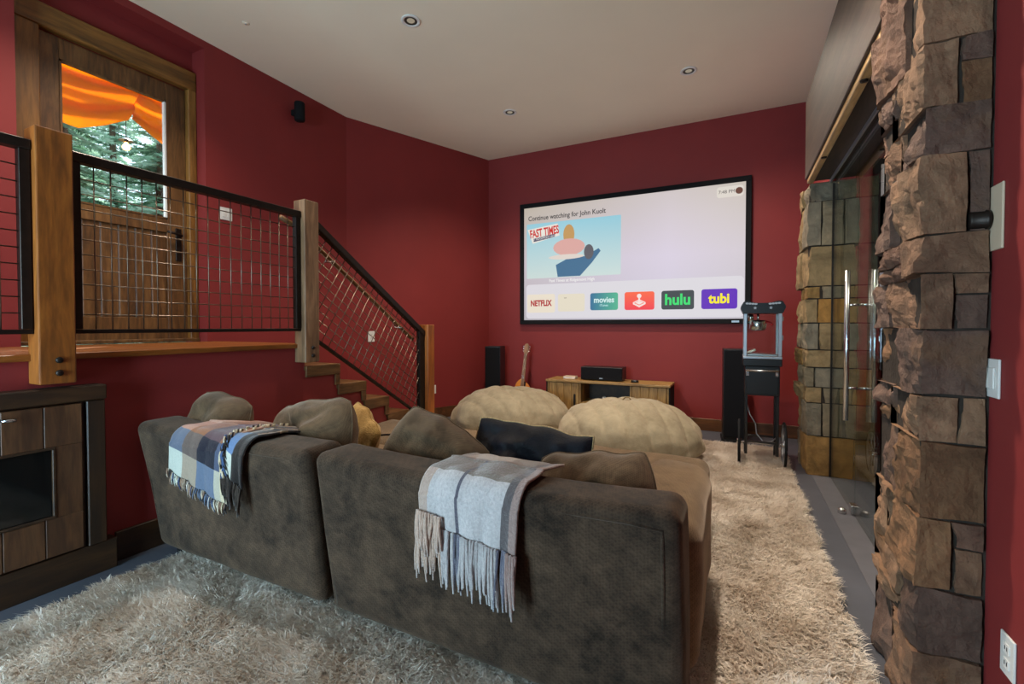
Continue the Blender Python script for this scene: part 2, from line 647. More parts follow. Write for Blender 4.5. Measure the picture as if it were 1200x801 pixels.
# right wall: in front of the stone, over the opening, and up to the screen wall
NPY0, NPY1 = 1.93, 2.45      # near stone pier
FPY0, FPY1 = 4.88, 5.46      # far stone pier
HZ0, HZ1 = 2.64, 3.36
wr = thing('wall_right', None, None, kind='structure')
box('wall_panel', XR, 1.1, WIN_Y, NPY1 - 0.1, 0, H, M['red'], wr)
box('wall_panel', XR + 0.03, 1.1, FPY0 + 0.1, YB, 0, H, M['red'], wr)
box('wall_panel', XR + 0.03, 1.1, NPY1 - 0.1, FPY0 + 0.1, HZ0 + 0.08, H, M['red'], wr)
# passage behind the glass
struct(box('wall_passage', 2.1, 2.25, NPY1 - 1.2, YB, 0, H, M['red']))
struct(box('wall_passage_end', 1.1, 2.1, FPY1 + 0.5, FPY1 + 0.6, 0, H, M['red']))
struct(box('wall_passage_front', 1.1, 2.1, NPY1 - 1.2, NPY1 - 1.1, 0, H, M['red']))
struct(box('ceiling_passage', 1.1, 2.1, NPY1 - 1.1, FPY1 + 0.5, 2.85, 2.95, M['ceiling']))
struct(box('trim_1', 0.63, 0.80, NPY1, FPY0, 0.0, 0.006, M['threshold'], None, 0.002))

# wall under the landing + stair, one stepped outline
steps = [(2.62, 1.02), (2.96, 0.83), (3.28, 0.64), (3.60, 0.45), (3.92, 0.26), (4.24, 0.10)]
SEND = 4.52
poly = [(2.601, 0.0), (2.601, ZL - 0.036), (2.62, ZL - 0.036)]
for i, (y, z) in enumerate(steps):
    yn = steps[i + 1][0] if i + 1 < len(steps) else SEND
    poly += [(y, z - 0.036), (yn, z - 0.036)]
poly += [(SEND, 0.0)]
struct(box('wall_landing', XLAND - 0.1, XLAND, WIN_Y, 2.60, -0.1, ZL - 0.036, M['red']))
fl = thing('floor_landing', None, None, kind='structure')
k = 0
xx = XW
while xx < XLAND - 0.02:                               # boards of the landing run along the edge
    x1 = min(xx + 0.142, XLAND + 0.035)
    if XLAND + 0.035 - x1 < 0.06:
        x1 = XLAND + 0.035
    box('plank', xx + 0.001, x1 - 0.001, WIN_Y, 2.64, ZL - 0.035, ZL, M['landing'], fl, 0.004)
    xx = x1
st = thing('staircase', 'short wooden staircase with stepped side trim below the red wall', 'stairs', (XLAND, 2.62, 0))
inv = Matrix.Translation((-XLAND, -2.62, 0))


def under(o, parent):
    """parent an object built in room coordinates"""
    o.parent = parent
    o.matrix_parent_inverse = Matrix.LocRotScale(parent.location, parent.rotation_euler, parent.scale).inverted()
    return o


def sub(o, parent):
    """a piece of a part whose mesh is already in room coordinates"""
    o.parent = parent
    return o


under(prism('side_panel', poly, 'x', XLAND - 0.1, XLAND, M['red']), st)
for i, (y, z) in enumerate(steps):
    yn = steps[i + 1][0] if i + 1 < len(steps) else SEND
    zn = steps[i + 1][1] if i + 1 < len(steps) else 0.0
    xa = XW + 0.005 if yn < 4.4 else -4.3
    under(box('tread', xa, XLAND + 0.002, y - 0.01, yn + 0.012, z - 0.035, z, M['tread'], None, 0.004), st)
    under(box('riser', xa, XLAND - 0.1, yn - 0.03, yn - 0.008, zn, z - 0.036, M['tread']), st)
    under(box('side_trim', XLAND + 0.003, XLAND + 0.022, y - 0.0, yn + 0.02, z - 0.092, z, M['tread'], None, 0.003), st)
    under(box('side_riser', XLAND + 0.003, XLAND + 0.02, yn - 0.035, yn + 0.018, zn + 0.002 if zn else 0.004, z - 0.094, M['tread'], None, 0.003), st)

# baseboards
struct(box('baseboard_back', -3.5, XR, YB - 0.022, YB, 0, 0.155, M['base'], None, 0.004))
struct(box('baseboard_left', XLAND + 0.002, XLAND + 0.024, 1.32, SEND, 0, 0.17, M['cabdark'], None, 0.004))
a0, a1 = Vector((XW, 4.29, 0)), Vector((-3.56, YB, 0))
d = (a1 - a0).normalized()
nrm = Vector((d.y, -d.x, 0))
q = [a0 + d * 0.35, a1, a1 + nrm * 0.022, a0 + d * 0.35 + nrm * 0.022]
struct(prism('baseboard_angled', [(p.x, p.y) for p in q], 'z', 0, 0.155, M['base']))

# ------------------------------------------------------------------ door on the landing
d1 = thing('door_1', None, None, kind='structure')
box('head_trim', XD - 0.04, XD + 0.05, NY0 + 0.005, 2.57, 3.553, 3.72, M['trimwood_h'], d1, 0.006)
box('side_trim', XD - 0.04, XD + 0.045, NY0 + 0.005, 1.495, ZL, 3.552, M['trimwood'], d1, 0.006)
box('side_trim', XD - 0.04, XD + 0.045, 2.50, 2.572, ZL, 3.552, M['trimwood'], d1, 0.006)
XDF = XD - 0.005
gy0, gy1, gz0, gz1 = 1.618, 2.337, 2.32, 3.38
leaf = box('door_leaf', XDF - 0.05, XDF, 1.497, gy0, ZL + 0.01, 3.54, M['doorwood'], d1, 0.003)
box('door_stile', XDF - 0.05, XDF, gy1, 2.498, ZL + 0.01, 3.54, M['doorwood'], d1, 0.003)
box('door_rail', XDF - 0.05, XDF, gy0, gy1, gz1, 3.54, M['doorwood'], d1, 0.003)
box('door_rail', XDF - 0.05, XDF, gy0, gy1, gz0 - 0.12, gz0, M['doorwood'], d1, 0.003)
box('door_rail', XDF - 0.05, XDF, gy0, gy1, ZL + 0.01, ZL + 0.22, M['doorwood'], d1, 0.003)
nb = 6
for i in range(nb):
    ya = gy0 + (gy1 - gy0) * i / nb
    yb = gy0 + (gy1 - gy0) * (i + 1) / nb
    box('plank', XDF - 0.04, XDF - 0.015, ya + 0.002, yb - 0.002, ZL + 0.22, gz0 - 0.12, M['doorwood'], d1, 0.005)
for (ya, yb, za, zb) in ((gy0, gy0 + 0.014, gz0, gz1), (gy1 - 0.014, gy1, gz0, gz1), (gy0, gy1, gz0, gz0 + 0.014), (gy0, gy1, gz1 - 0.014, gz1)):
    box('glazing_bead', XDF - 0.03, XDF + 0.004, ya, yb, za, zb, M['white'] if yb - ya < 0.02 and ya > 2 else M['doorwood'], d1)
box('window_pane', XDF - 0.03, XDF - 0.022, gy0 + 0.01, gy1 - 0.01, gz0 + 0.01, gz1 - 0.01, M['glass'], d1)
hp = box('handle_plate', XDF, XDF + 0.012, 2.40, 2.45, 1.95, 2.25, M['iron'], d1, 0.004)
tube('door_handle', [(XDF + 0.01, 2.425, 2.18), (XDF + 0.06, 2.425, 2.18), (XDF + 0.065, 2.38, 2.19), (XDF + 0.06, 2.31, 2.20)], 0.012, M['iron'], d1)
box('threshold', XDF - 0.1, XD + 0.06, NY0 + 0.01, 2.57, ZL + 0.001, ZL + 0.03, M['doorwood'], d1, 0.004)

# ================================================================== STONE PIERS
random.seed(4)


def stone(x0, x1, y0, y1, z0, z1, mat, parent, amp, n=7, seed=0, gap=0.0025):
    """one rough hewn block: a box cut into a grid, its faces broken by noise"""
    lo = Vector((x0 + gap, y0 + gap, z0 + gap))
    hi = Vector((x1 - gap, y1 - gap, z1 - gap))
    c = (lo + hi) / 2
    h = (hi - lo) / 2
    bm = bmesh.new()
    bmesh.ops.create_cube(bm, size=2)
    bmesh.ops.subdivide_edges(bm, edges=bm.edges, cuts=n, use_grid_fill=True)
    off = Vector((seed * 3.7, seed * 1.3, seed * 2.1))
    jit = random.uniform(-0.010, 0.006)
    # two or three chipped planes across the room face
    planes = [(random.uniform(-1, 1), random.uniform(-1, 1), random.uniform(-0.5, 0.5)) for _ in range(3)]
    for v in bm.verts:
        u = v.co.copy()
        p = Vector((u.x * h.x, u.y * h.y, u.z * h.z))
        ed = sorted([abs(u.x), abs(u.y), abs(u.z)])
        edge = max(0, ed[1] - 0.72) / 0.28           # 1 on an edge
        q = p + c
        rough = noise.fractal(Vector((q.x * 9, q.y * 9, q.z * 6)) + off, 0.8, 2.2, 5)
        s2 = noise.noise(q * 30 + off)
        chip = min(0.0, min(a_ * u.y + b_ * u.z + d_ for a_, b_, d_ in planes))
        dv = Vector((0, 0, 0))
        if u.x < -0.99:
            dv.x += -(rough * 0.55 + s2 * 0.2) * amp - chip * amp * 0.5 + jit
        if u.y < -0.99:
            dv.y += -(rough * 0.28 + s2 * 0.12) * amp + jit * 0.5
        dv.z += noise.noise(Vector((q.x, q.y, seed)) * 7) * amp * 0.22 * u.z
        p = p + dv
        if u.x < 0:
            p.x *= 1 - 0.025 * edge * (0.6 + noise.noise(q * 14 + off))
        if u.y < 0:
            p.y *= 1 - 0.015 * edge * (0.6 + noise.noise(q * 14 + off))
        v.co = p + c
    bmesh.ops.recalc_face_normals(bm, faces=bm.faces)
    o = bm_obj('stone', bm, mat, None, False)
    return under(o, parent)


def zpx(y, px=1110, yy=NPY0):
    return at(px, y, y=yy).z


pn = thing('stone_pillar', 'tall rough brown stone pillar beside the wall plates and light switch', 'pillar', (0.7, 2.2, 0))
under(box('mortar', 0.563, 1.08, NPY0 + 0.02, NPY1 - 0.02, 0, H - 0.001, M['mortar']), pn)
XA, XE = 0.535, 0.71
# rows: bottom z, top z, list of x-splits on the near face, y-splits on the room face
zs = [0.0, 0.276, 0.486, 0.722, 0.971, 1.123, 1.342, 1.52, 1.65, 1.905, 2.059, 2.267, 2.55, 2.80, 3.02, 3.30, 3.55, 3.80, 3.998]
split_x = [None, None, 0.632, None, 0.645, None, 0.625, None, 0.655, None, 0.630, None, 0.63, None, None, 0.62, None, None]
split_y = [2.20, 2.12, 2.26, 2.16, 2.24, 2.14, 2.28, 2.10, 2.25, 2.18, 2.27, 2.15, 2.2, 2.25, 2.15, 2.2, 2.1, 2.25]
sd = 0
for i in range(len(zs) - 1):
    z0, z1 = zs[i], zs[i + 1]
    sx = split_x[i]
    sy = split_y[i]
    xe = sx if sx else XE
    sd += 1
    stone(XA, xe, NPY0, sy, z0, z1, M['stone'], pn, 0.04, 13, sd)
    if sx:
        if z1 - z0 > 0.17 and i % 4 == 2:
            zm = z0 + (z1 - z0) * 0.62
            stone(sx, XE, NPY0 + 0.008, 2.1, z0, zm, M['stone'], pn, 0.03, 6, sd + 40)
            stone(sx, XE, NPY0 + 0.004, 2.1, zm, z1, M['stone'], pn, 0.03, 6, sd + 60)
        else:
            stone(sx, XE, NPY0 + 0.006, 2.1, z0, z1, M['stone'], pn, 0.03, 6, sd + 40)
    if (i % 3) == 1:
        zm = z0 + (z1 - z0) * 0.45
        stone(XA + 0.01, 0.72, sy - 0.02, NPY1, z0, zm, M['stone'], pn, 0.04, 11, sd + 80)
        stone(XA - 0.005, 0.72, sy - 0.02, NPY1, zm, z1, M['stone'], pn, 0.04, 11, sd + 120)
    else:
        stone(XA + random.uniform(-0.01, 0.012), 0.72, sy - 0.02, NPY1, z0, z1, M['stone'], pn, 0.045, 12, sd + 80)

pf = thing('stone_pillar', 'ochre and grey stone pillar beyond the glass, behind the popcorn cart', 'pillar', (0.8, 5.1, 0))
FX0, FX1, FZ = 0.565, 1.09, HZ0
under(box('mortar', FX0 + 0.03, FX1 - 0.02, FPY0 + 0.028, FPY1 - 0.02, 0, FZ, M['mortar']), pf)
# rows of the face that looks along the room: (z0, z1, [x splits])
frows = [(2.47, 2.64, [0.80]), (2.07, 2.47, [0.68, 0.84]), (1.71, 2.07, [0.83]), (1.60, 1.71, [0.68, 0.78, 0.93]),
         (1.38, 1.60, [0.66, 0.81, 0.95]), (1.14, 1.38, [0.67, 0.84]), (0.98, 1.14, [0.79]), (0.80, 0.98, [0.64, 0.88]),
         (0.66, 0.80, [0.70, 0.92]), (0.36, 0.66, [0.70, 0.86]), (0.0, 0.36, [0.77, 0.94])]
sd = 300
for z0, z1, sp in frows:
    xs = [FX0] + sp + [FX1]
    yy = FPY0 + random.uniform(0.24, 0.36)
    for i in range(len(xs) - 1):
        sd += 1
        stone(xs[i], xs[i + 1], FPY0 + random.uniform(-0.008, 0.01), yy if i == 0 else FPY0 + 0.2, z0, z1, M['stone_far'], pf, 0.032 if i == 0 else 0.02, 6, sd, 0.005)
    sd += 1
    stone(FX0 - random.uniform(0.0, 0.03), FX0 + 0.2, yy - 0.02, FPY1, z0, z1, M['stone_far'], pf, 0.045, 6, sd, 0.005)

# ------------------------------------------------------------------ header and glass front
hd = thing('wooden_header', 'dark stained wooden header board over the glass doorway', 'header board', (0.6, 3.6, HZ0))
under(box('board', 0.55, 0.60, NPY1 - 0.02, FPY0 - 0.01, HZ0 + 0.03, HZ1, M['header'], None, 0.004), hd)
under(box('track', 0.565, 0.612, NPY1 + 0.005, FPY0 - 0.02, HZ0 - 0.012, HZ0 + 0.028, M['rail_light'], None, 0.004), hd)
under(box('soffit', 0.615, 1.08, NPY1 + 0.0, FPY0 - 0.005, HZ0 + 0.01, HZ0 + 0.06, M['header']), hd)
for yb in (2.95, 4.15):
    under(lathe('bolt', [(0.0, -0.008), (0.018, -0.008), (0.02, 0.0)], M['iron'], None, 12, (0.588, yb, HZ0 - 0.012)), hd)
for xg in (0.735, 0.80):
    under(box('glass_channel', xg, xg + 0.012, NPY1 + 0.01, FPY0 - 0.01, HZ0 - 0.02, HZ0 + 0.008, M['alu']), hd)

gd = thing('glass_door', 'frameless glass door with tall steel pull handles beside the rough stone', 'glass door', (0.77, 3.2, 0))
under(box('glass_panel', 0.765, 0.775, NPY1 + 0.03, 3.935, 0.012, HZ0 - 0.03, M['greenglass']), gd)
for xh in (0.70, 0.86):
    s = -1 if xh < 0.77 else 1
    hdl = under(tube('pull_handle', [(xh, 3.9, 0.69), (xh, 3.9, 1.74)], 0.016, M['chrome'], None, 14), gd)
    for zb in (0.92, 1.50):
        sub(tube('standoff', [(0.77 + 0.006 * s, 3.9, zb), (xh, 3.9, zb)], 0.009, M['chrome'], None, 10), hdl)
gp = thing('glass_panel', 'fixed clear glass panel set against the far stone pillar', 'glass panel', (0.77, 4.4, 0))
under(box('pane', 0.765, 0.775, 3.955, FPY0 + 0.005, 0.012, HZ0 - 0.03, M['greenglass']), gp)
under(box('edge_channel', 0.758, 0.782, FPY0 - 0.018, FPY0 - 0.004, 0.012, HZ0 - 0.03, M['iron']), gp)
under(box('patch_clamp', 0.748, 0.792, 3.945, 4.03, 0.012, 0.075, M['chrome'], None, 0.006, 2), gp)
under(lathe('floor_lock', [(0.0, 0.0), (0.028, 0.0), (0.026, 0.03), (0.012, 0.04), (0.0, 0.04)], M['chrome'], None, 14, (0.70, 3.97, 0.007)), gp)


# ------------------------------------------------------------------ posts and railings
def post(label, y0, y1, z0, z1, mat, bolts=True):
    t = thing('railing_post', label, 'post', (-3.12, (y0 + y1) / 2, z0))
    bm = bmesh.new()
    add_box(bm, -3.20 + 0.002, -3.07, y0, y1, z0, z1, 0.006, 2)
    o = bm_obj('timber', bm, mat)
    under(o, t)
    if bolts:
        for zb in (z0 + 0.055, z0 + 0.12):
            b = lathe('bolt', [(0.0, 0.012), (0.013, 0.012), (0.016, 0.004), (0.016, 0.0)], M['iron'], None, 12, (-3.07, y0 + (y1 - y0) * 0.52, zb), 'x')
            under(b, t)
    return t


P1Y0, P1Y1 = 0.98, 1.122
P2Y0, P2Y1 = 2.525, 2.66
P3Y0, P3Y1 = 4.13, 4.25
post('thick orange brown timber post bolted to the landing above the cabinet', P1Y0, P1Y1, 1.06, 2.335, M['post'])
post('greyish brown timber post where landing railing meets stair railing', P2Y0, P2Y1, 1.06, 2.36, M['post_grey'])
post('slim orange timber post at the foot of the stair railing', P3Y0, P3Y1, 0.0, 1.37, M['post_orange'], False)

XRAIL = -3.135


def wire(pts, parent, r=0.0035):
    bm = bmesh.new()
    add_tube(bm, pts, r, 6)
    return under(bm_obj('wire', bm, M['wire'], None, True), parent)


def flat_rail(label, y0, y1):
    t = thing('wire_railing', label, 'railing', (XRAIL, (y0 + y1) / 2, ZL))
    under(box('top_rail', XRAIL - 0.03, XRAIL + 0.03, y0, y1, 2.215, 2.265, M['iron'], None, 0.004), t)
    under(box('bottom_rail', XRAIL - 0.018, XRAIL + 0.018, y0, y1, 1.312, 1.335, M['iron'], None, 0.002), t)
    for yy in (y0 + 0.003, y1 - 0.043):
        under(box('end_bar', XRAIL - 0.022, XRAIL + 0.022, yy, yy + 0.04, 1.336, 2.214, M['iron'], None, 0.002), t)
    s = 0.0835
    n = int((y1 - y0 - 0.06) / s)
    for i in range(1, n + 2):
        y = y0 + 0.03 + (y1 - y0 - 0.06) * i / (n + 2)
        wire([(XRAIL + 0.003, y, 1.33), (XRAIL + 0.003, y, 2.22)], t)
    m = 10
    for i in range(1, m + 1):
        z = 1.335 + (2.215 - 1.335) * i / (m + 1)
        wire([(XRAIL - 0.004, y0 + 0.01, z), (XRAIL - 0.004, y1 - 0.01, z)], t)
    return t


flat_rail('dark iron railing with square wire grid in front of the landing door', P1Y1 + 0.002, P2Y0 - 0.002)
flat_rail('dark iron wire railing on the cabinet side of the thick post', -0.9, P1Y0 - 0.002)

sr = thing('stair_railing', 'sloping dark iron railing with slanted wire grid along the stairs', 'railing', (XRAIL, 3.4, 0.4))
ya, yb = P2Y1 + 0.002, P3Y0 - 0.002
zt0, zt1 = 2.235, 1.30
zb0, zb1 = 1.262, 0.34


def sloped(name, x0, x1, za, zb, th, mat, extra=0.0):
    return under(prism(name, [(ya, za - th), (yb + extra, zb - th), (yb + extra, zb), (ya, za)], 'x', x0, x1, mat, None, 0.003), sr)


sloped('top_rail', XRAIL - 0.03, XRAIL + 0.03, zt0, zt1, 0.062, M['iron'])
sloped('bottom_rail', XRAIL - 0.018, XRAIL + 0.018, zb0, zb1, 0.028, M['iron'])
under(box('end_bar', XRAIL - 0.022, XRAIL + 0.022, ya, ya + 0.03, zb0 - 0.02, zt0 - 0.07, M['iron']), sr)
under(box('end_bar', XRAIL - 0.022, XRAIL + 0.022, yb - 0.09, yb, zb1 + 0.05, zt1 - 0.005, M['iron']), sr)
slope = (zt1 - zt0) / (yb - ya)
ang = math.atan(slope)
dy, dz = math.cos(ang), math.sin(ang)
m = 10
for i in range(1, m + 1):
    za = zb0 + (zt0 - 0.06 - zb0) * i / (m + 1)
    zb = zb1 + (zt1 - 0.06 - zb1) * i / (m + 1)
    wire([(XRAIL - 0.004, ya + 0.005, za), (XRAIL - 0.004, yb - 0.005, zb)], sr)
ny, nz = -dz, dy          # across the slope
hgt = (zt0 - 0.06 - zb0) * dy
L = (yb - ya) / dy
i = -12
while i < 40:
    s = i * 0.0835
    i += 1
    P = Vector((0, ya, zb0)) + Vector((0, dy, dz)) * s
    Q = P + Vector((0, ny, nz)) * hgt
    t0, t1 = 0.0, 1.0
    for bound, sign in ((ya + 0.005, 1), (yb - 0.005, -1)):
        a_, b_ = (P.y - bound) * sign, (Q.y - bound) * sign
        if a_ < 0 and b_ < 0:
            t0 = 2
            break
        if a_ < 0:
            t0 = max(t0, a_ / (a_ - b_))
        elif b_ < 0:
            t1 = min(t1, a_ / (a_ - b_))
    if t1 - t0 < 0.02:
        continue
    A, B = P.lerp(Q, t0), P.lerp(Q, t1)
    wire([(XRAIL + 0.003, A.y, A.z), (XRAIL + 0.003, B.y, B.z)], sr)
hr = thing('handrail', 'light brown wooden handrail on the stair side of the sloping railing', 'handrail', (-3.25, 3.4, 1.6))
hx = -3.26
under(tube('grip', [(hx, 2.45, 2.22), (hx, 2.60, 2.17), (hx, 4.05, 1.235), (hx, 4.10, 1.21)], 0.021, M['tread'], None, 10), hr)
for yy in (2.9, 3.8):
    z = 2.17 + (yy - 2.60) * (1.235 - 2.17) / 1.45
    under(tube('bracket', [(hx, yy, z - 0.018), (hx, yy, z - 0.06), (XRAIL - 0.02, yy, z - 0.06)], 0.007, M['chrome'], None, 8), hr)

# ================================================================== CABINET UNDER THE LANDING
cb = thing('fireside_cabinet', 'dark timber built-in cabinet with small glass window under the landing', 'cabinet', (-3.15, 0.6, 0))
under(box('top_beam', XLAND + 0.002, -3.09, -0.6, 1.255, 0.955, 1.035, M['cabdark'], None, 0.006), cb)
under(box('upright', XLAND + 0.002, -3.10, 1.17, 1.25, 0.17, 0.953, M['cabdark_v'], None, 0.005), cb)
under(box('plinth', XLAND + 0.002, -3.115, -0.6, 1.30, 0.0, 0.168, M['cabdark'], None, 0.004), cb)
cy0, cy1, cz0, cz1 = 0.25, 1.155, 0.18, 0.945
wy0, wy1, wz0, wz1 = 0.40, 1.042, 0.375, 0.738
dr = thing('door', None, None)
dr.parent = cb
dr.matrix_parent_inverse = Matrix.Translation((3.15, -0.6, 0))
XF = -3.098
under(box('carcass', XLAND + 0.003, XF - 0.03, -0.55, 1.168, 0.17, 0.953, M['cabdark_v']), cb)


def under2(o):
    o.parent = dr
    o.matrix_parent_inverse = Matrix.Identity(4)
    return o


pw = 0.15
yy = cy0
i = 0
while yy < cy1 - 0.01:
    y2 = min(yy + pw, cy1)
    if yy >= wy1 - 0.03 or y2 <= wy0 + 0.01:
        under2(box('plank', XF - 0.026, XF, yy + 0.001, y2 - 0.001, cz0, cz1, M['cabdoor'], None, 0.003))
    else:
        under2(box('plank', XF - 0.026, XF, yy + 0.001, y2 - 0.001, cz0, wz0, M['cabdoor'], None, 0.003))
        under2(box('plank', XF - 0.026, XF, yy + 0.001, y2 - 0.001, wz1, cz1, M['cabdoor'], None, 0.003))
        if y2 > wy1:
            under2(box('plank', XF - 0.026, XF, wy1, y2 - 0.001, wz0, wz1, M['cabdoor'], None, 0.003))
        if yy < wy0:
            under2(box('plank', XF - 0.026, XF, yy + 0.001, wy0, wz0, wz1, M['cabdoor'], None, 0.003))
    yy = y2
under2(box('window_pane', XF - 0.020, XF - 0.012, wy0, wy1, wz0, wz1, M['darkglass']))
for (a, b, c_, e) in ((wy0, wy1, wz0, wz0 + 0.012), (wy0, wy1, wz1 - 0.012, wz1), (wy1 - 0.012, wy1, wz0 + 0.012, wz1 - 0.012), (wy0, wy0 + 0.012, wz0 + 0.012, wz1 - 0.012)):
    under2(box('window_bead', XF - 0.012, XF + 0.004, a, b, c_, e, M['cabdark'], None, 0.002))
under2(tube('knob', [(XF, 0.855, 0.905), (XF + 0.025, 0.855, 0.905), (XF + 0.03, 0.875, 0.905), (XF + 0.028, 0.895, 0.903)], 0.008, M['chrome'], None, 10))


# ================================================================== WALL FITTINGS
def plate(name, label, cat, origin, u, v, n, w, h, mat, kind, group=None):
    """a wall plate: origin centre, u right, v up, n outwards"""
    t = thing(name, label, cat, origin, 0, group)
    rot = Matrix((u, v, n)).transposed().to_4x4()

    def put(o):
        o.parent = t
        o.matrix_parent_inverse = rot
        return o
    put(box('cover', -w / 2, w / 2, -h / 2, h / 2, 0.0005, 0.007, mat, None, 0.002))
    if kind == 'switch2':
        for sx in (-w * 0.2, w * 0.2):
            put(box('rocker', sx - 0.016, sx + 0.016, -0.033, 0.033, 0.0072, 0.012, mat, None, 0.002))
    elif kind == 'switch1':
        put(box('rocker', -0.016, 0.016, -0.033, 0.033, 0.0072, 0.012, mat, None, 0.002))
    elif kind == 'outlet':
        for sz in (-0.022, 0.022):
            put(box('socket', -0.016, 0.016, sz - 0.014, sz + 0.014, 0.0072, 0.009, mat, None, 0.002))
            for sx in (-0.006, 0.006):
                put(box('slot', sx - 0.0015, sx + 0.0015, sz - 0.005, sz + 0.006, 0.0092, 0.0098, M['blackmatte']))
    elif kind == 'knob':
        put(lathe('knob', [(0.032, 0.008), (0.034, 0.02), (0.030, 0.022), (0.030, 0.055), (0.027, 0.06), (0.0, 0.06)], M['iron'], None, 24))
    return t


ux, uy, uz = Vector((1, 0, 0)), Vector((0, 1, 0)), Vector((0, 0, 1))
plate('light_switch', 'white double light switch on the red wall beside the stone', 'switch', (XR, 1.935, 1.19), -uy, uz, -ux, 0.115, 0.12, M['white'], 'switch2')
plate('volume_knob', 'round dark rotary knob on beige plate beside the stone', 'control knob', (XR, 1.955, 1.685), -uy, uz, -ux, 0.16, 0.20, M['beige_plate'], 'knob')
plate('wall_outlet', 'white power outlet low on the red wall beside the stone', 'outlet', (XR, 1.80, 0.395), -uy, uz, -ux, 0.075, 0.12, M['white'], 'outlet')
plate('light_switch', 'white double switch on the red wall behind the landing railing', 'switch', (XW, 2.76, 2.44), uy, uz, ux, 0.115, 0.12, M['white'], 'switch2')


def ang_pt(px, py):
    """where the sight line meets the angled wall"""
    dd = ray(px, py)
    t = (a0.dot(nrm)) / (dd.x * nrm.x + dd.y * nrm.y)
    return Vector((0, 0, CAM_H)) + dd * t


p = ang_pt(435, 394)
plate('wall_outlet', 'white outlet on the angled red wall seen through the stair railing', 'outlet', p, d, uz, nrm, 0.09, 0.14, M['white'], 'outlet')
p = ang_pt(508, 456)
plate('wall_outlet', 'white outlet on the angled red wall beside the slim stair post', 'outlet', p, d, uz, nrm, 0.08, 0.125, M['white'], 'outlet')

# cylindrical wall lamp high on the landing wall
wlamp = thing('wall_speaker', 'small black wall fixture high on the red landing wall', 'wall fixture', (XW, 3.52, 3.72))
under(box('bracket', XW + 0.001, XW + 0.05, 3.49, 3.55, 3.69, 3.75, M['blackmatte'], None, 0.004), wlamp)
under(lathe('body', [(0.0, -0.10), (0.05, -0.10), (0.055, -0.09), (0.055, 0.09), (0.05, 0.10), (0.0, 0.10)], M['blackmatte'], None, 20, (XW + 0.105, 3.52, 3.72)), wlamp)


def downlight(x, y, label, watts=DOWN_W, z=H, aim=None, cone=125):
    t = thing('ceiling_downlight', label, 'ceiling light', (x, y, z))

    def put(o):
        o.parent = t
        return o
    put(lathe('trim_ring', [(0.052, -0.001), (0.082, -0.001), (0.084, -0.006), (0.076, -0.010), (0.058, -0.008), (0.052, -0.001)], M['white'], None, 28, (0, 0, 0), 'z', False))
    put(lathe('baffle', [(0.058, -0.007), (0.050, -0.0015), (0.0, -0.0012)], M['recess'], None, 24, (0, 0, 0), 'z', False))
    put(lathe('lamp_lens', [(0.0, -0.006), (0.030, -0.0065), (0.034, -0.003)], M['lens'], None, 20, (0.0, 0, 0), 'z', False))
    L_ = bpy.data.lights.new('downlight_beam', 'SPOT')
    L_.energy = watts
    L_.spot_size = R(cone)
    L_.spot_blend = 1.0
    L_.shadow_soft_size = 0.05
    L_.color = (1.0, 0.86, 0.70)
    lo = bpy.data.objects.new('downlight_beam', L_)
    lo.location = (0, 0, -0.02)
    if aim:
        lo.rotation_euler = (Vector(aim) - Vector((x, y, z))).to_track_quat('-Z', 'Y').to_euler()
    COL.objects.link(lo)
    lo.parent = t
    return t


M['lens'] = emis('lamp_lens', (1, 0.85, 0.62, 1), 0.25)
downlight(-2.55, 3.2, 'round recessed ceiling light farther from the screen wall than the others', 230, H, (-2.6, 4.3, 0.5), 110)
downlight(-0.46, 5.09, 'round recessed ceiling light above the popcorn cart end of the screen', 285, H, (0.25, 5.0, 1.0), 130)
downlight(-2.53, 5.09, 'small round recessed ceiling light above the guitar corner', 200)
downlight(-0.46, 3.2, 'round recessed ceiling light over the chaise by the glass door', 200, H, (-0.1, 3.7, 0.0), 115)
downlight(-0.46, 2.7, 'added tilted ceiling light aimed at the rough stone pillar', 420, H, (0.56, 2.2, 1.7), 60)  # unseen accent lamp, added to brighten the room face of the near stone
downlight(-3.52, 1.75, 'added recessed ceiling light above the landing beside the door', 190)  # added out of view, placed to brighten the wall behind the landing
downlight(-3.87, 0.6, 'added recessed ceiling light above the landing over the cabinet', 70)  # second unseen landing lamp, added to lift the left wall
downlight(1.55, 3.5, 'added recessed light in the low passage ceiling behind the glass door', 60, 2.85)  # added lamp, keeps the passage from going black behind the glass

spk = thing('sprinkler_cap', 'tiny flush sprinkler cap on the ceiling above the landing', 'sprinkler', (-3.867, 2.591, H))
lathe('cap', [(0.0, -0.005), (0.026, -0.005), (0.030, -0.001)], M['ceiling'], spk, 18)
lathe('nozzle', [(0.0, -0.012), (0.006, -0.012), (0.006, -0.005)], M['alu'], spk, 10)

# ================================================================== SCREEN
SX0, SX1, SZ0, SZ1 = -2.985, 0.165, 1.382, 3.212
SY = YB - 0.055
sc = thing('projection_screen', 'large black framed wall screen showing a streaming menu', 'screen', ((SX0 + SX1) / 2, YB, SZ0))
fw = 0.065
under(box('frame', SX0, SX1, SY, YB - 0.001, SZ0, SZ0 + fw, M['blackmatte'], None, 0.004), sc)
under(box('frame', SX0, SX1, SY, YB - 0.001, SZ1 - fw, SZ1, M['blackmatte'], None, 0.004), sc)
under(box('frame', SX0, SX0 + fw, SY, YB - 0.001, SZ0 + fw, SZ1 - fw, M['blackmatte'], None, 0.004), sc)
under(box('frame', SX1 - fw, SX1, SY, YB - 0.001, SZ0 + fw, SZ1 - fw, M['blackmatte'], None, 0.004), sc)
EM = 0.82
k = NT('screen_picture')
v = k.coords('Generated')
sep = k.n('ShaderNodeSeparateXYZ')
k.l(v, sep.inputs[0])
f = k.noise(k.coords('Generated', (1, 1, 1)), 1.6, 2)
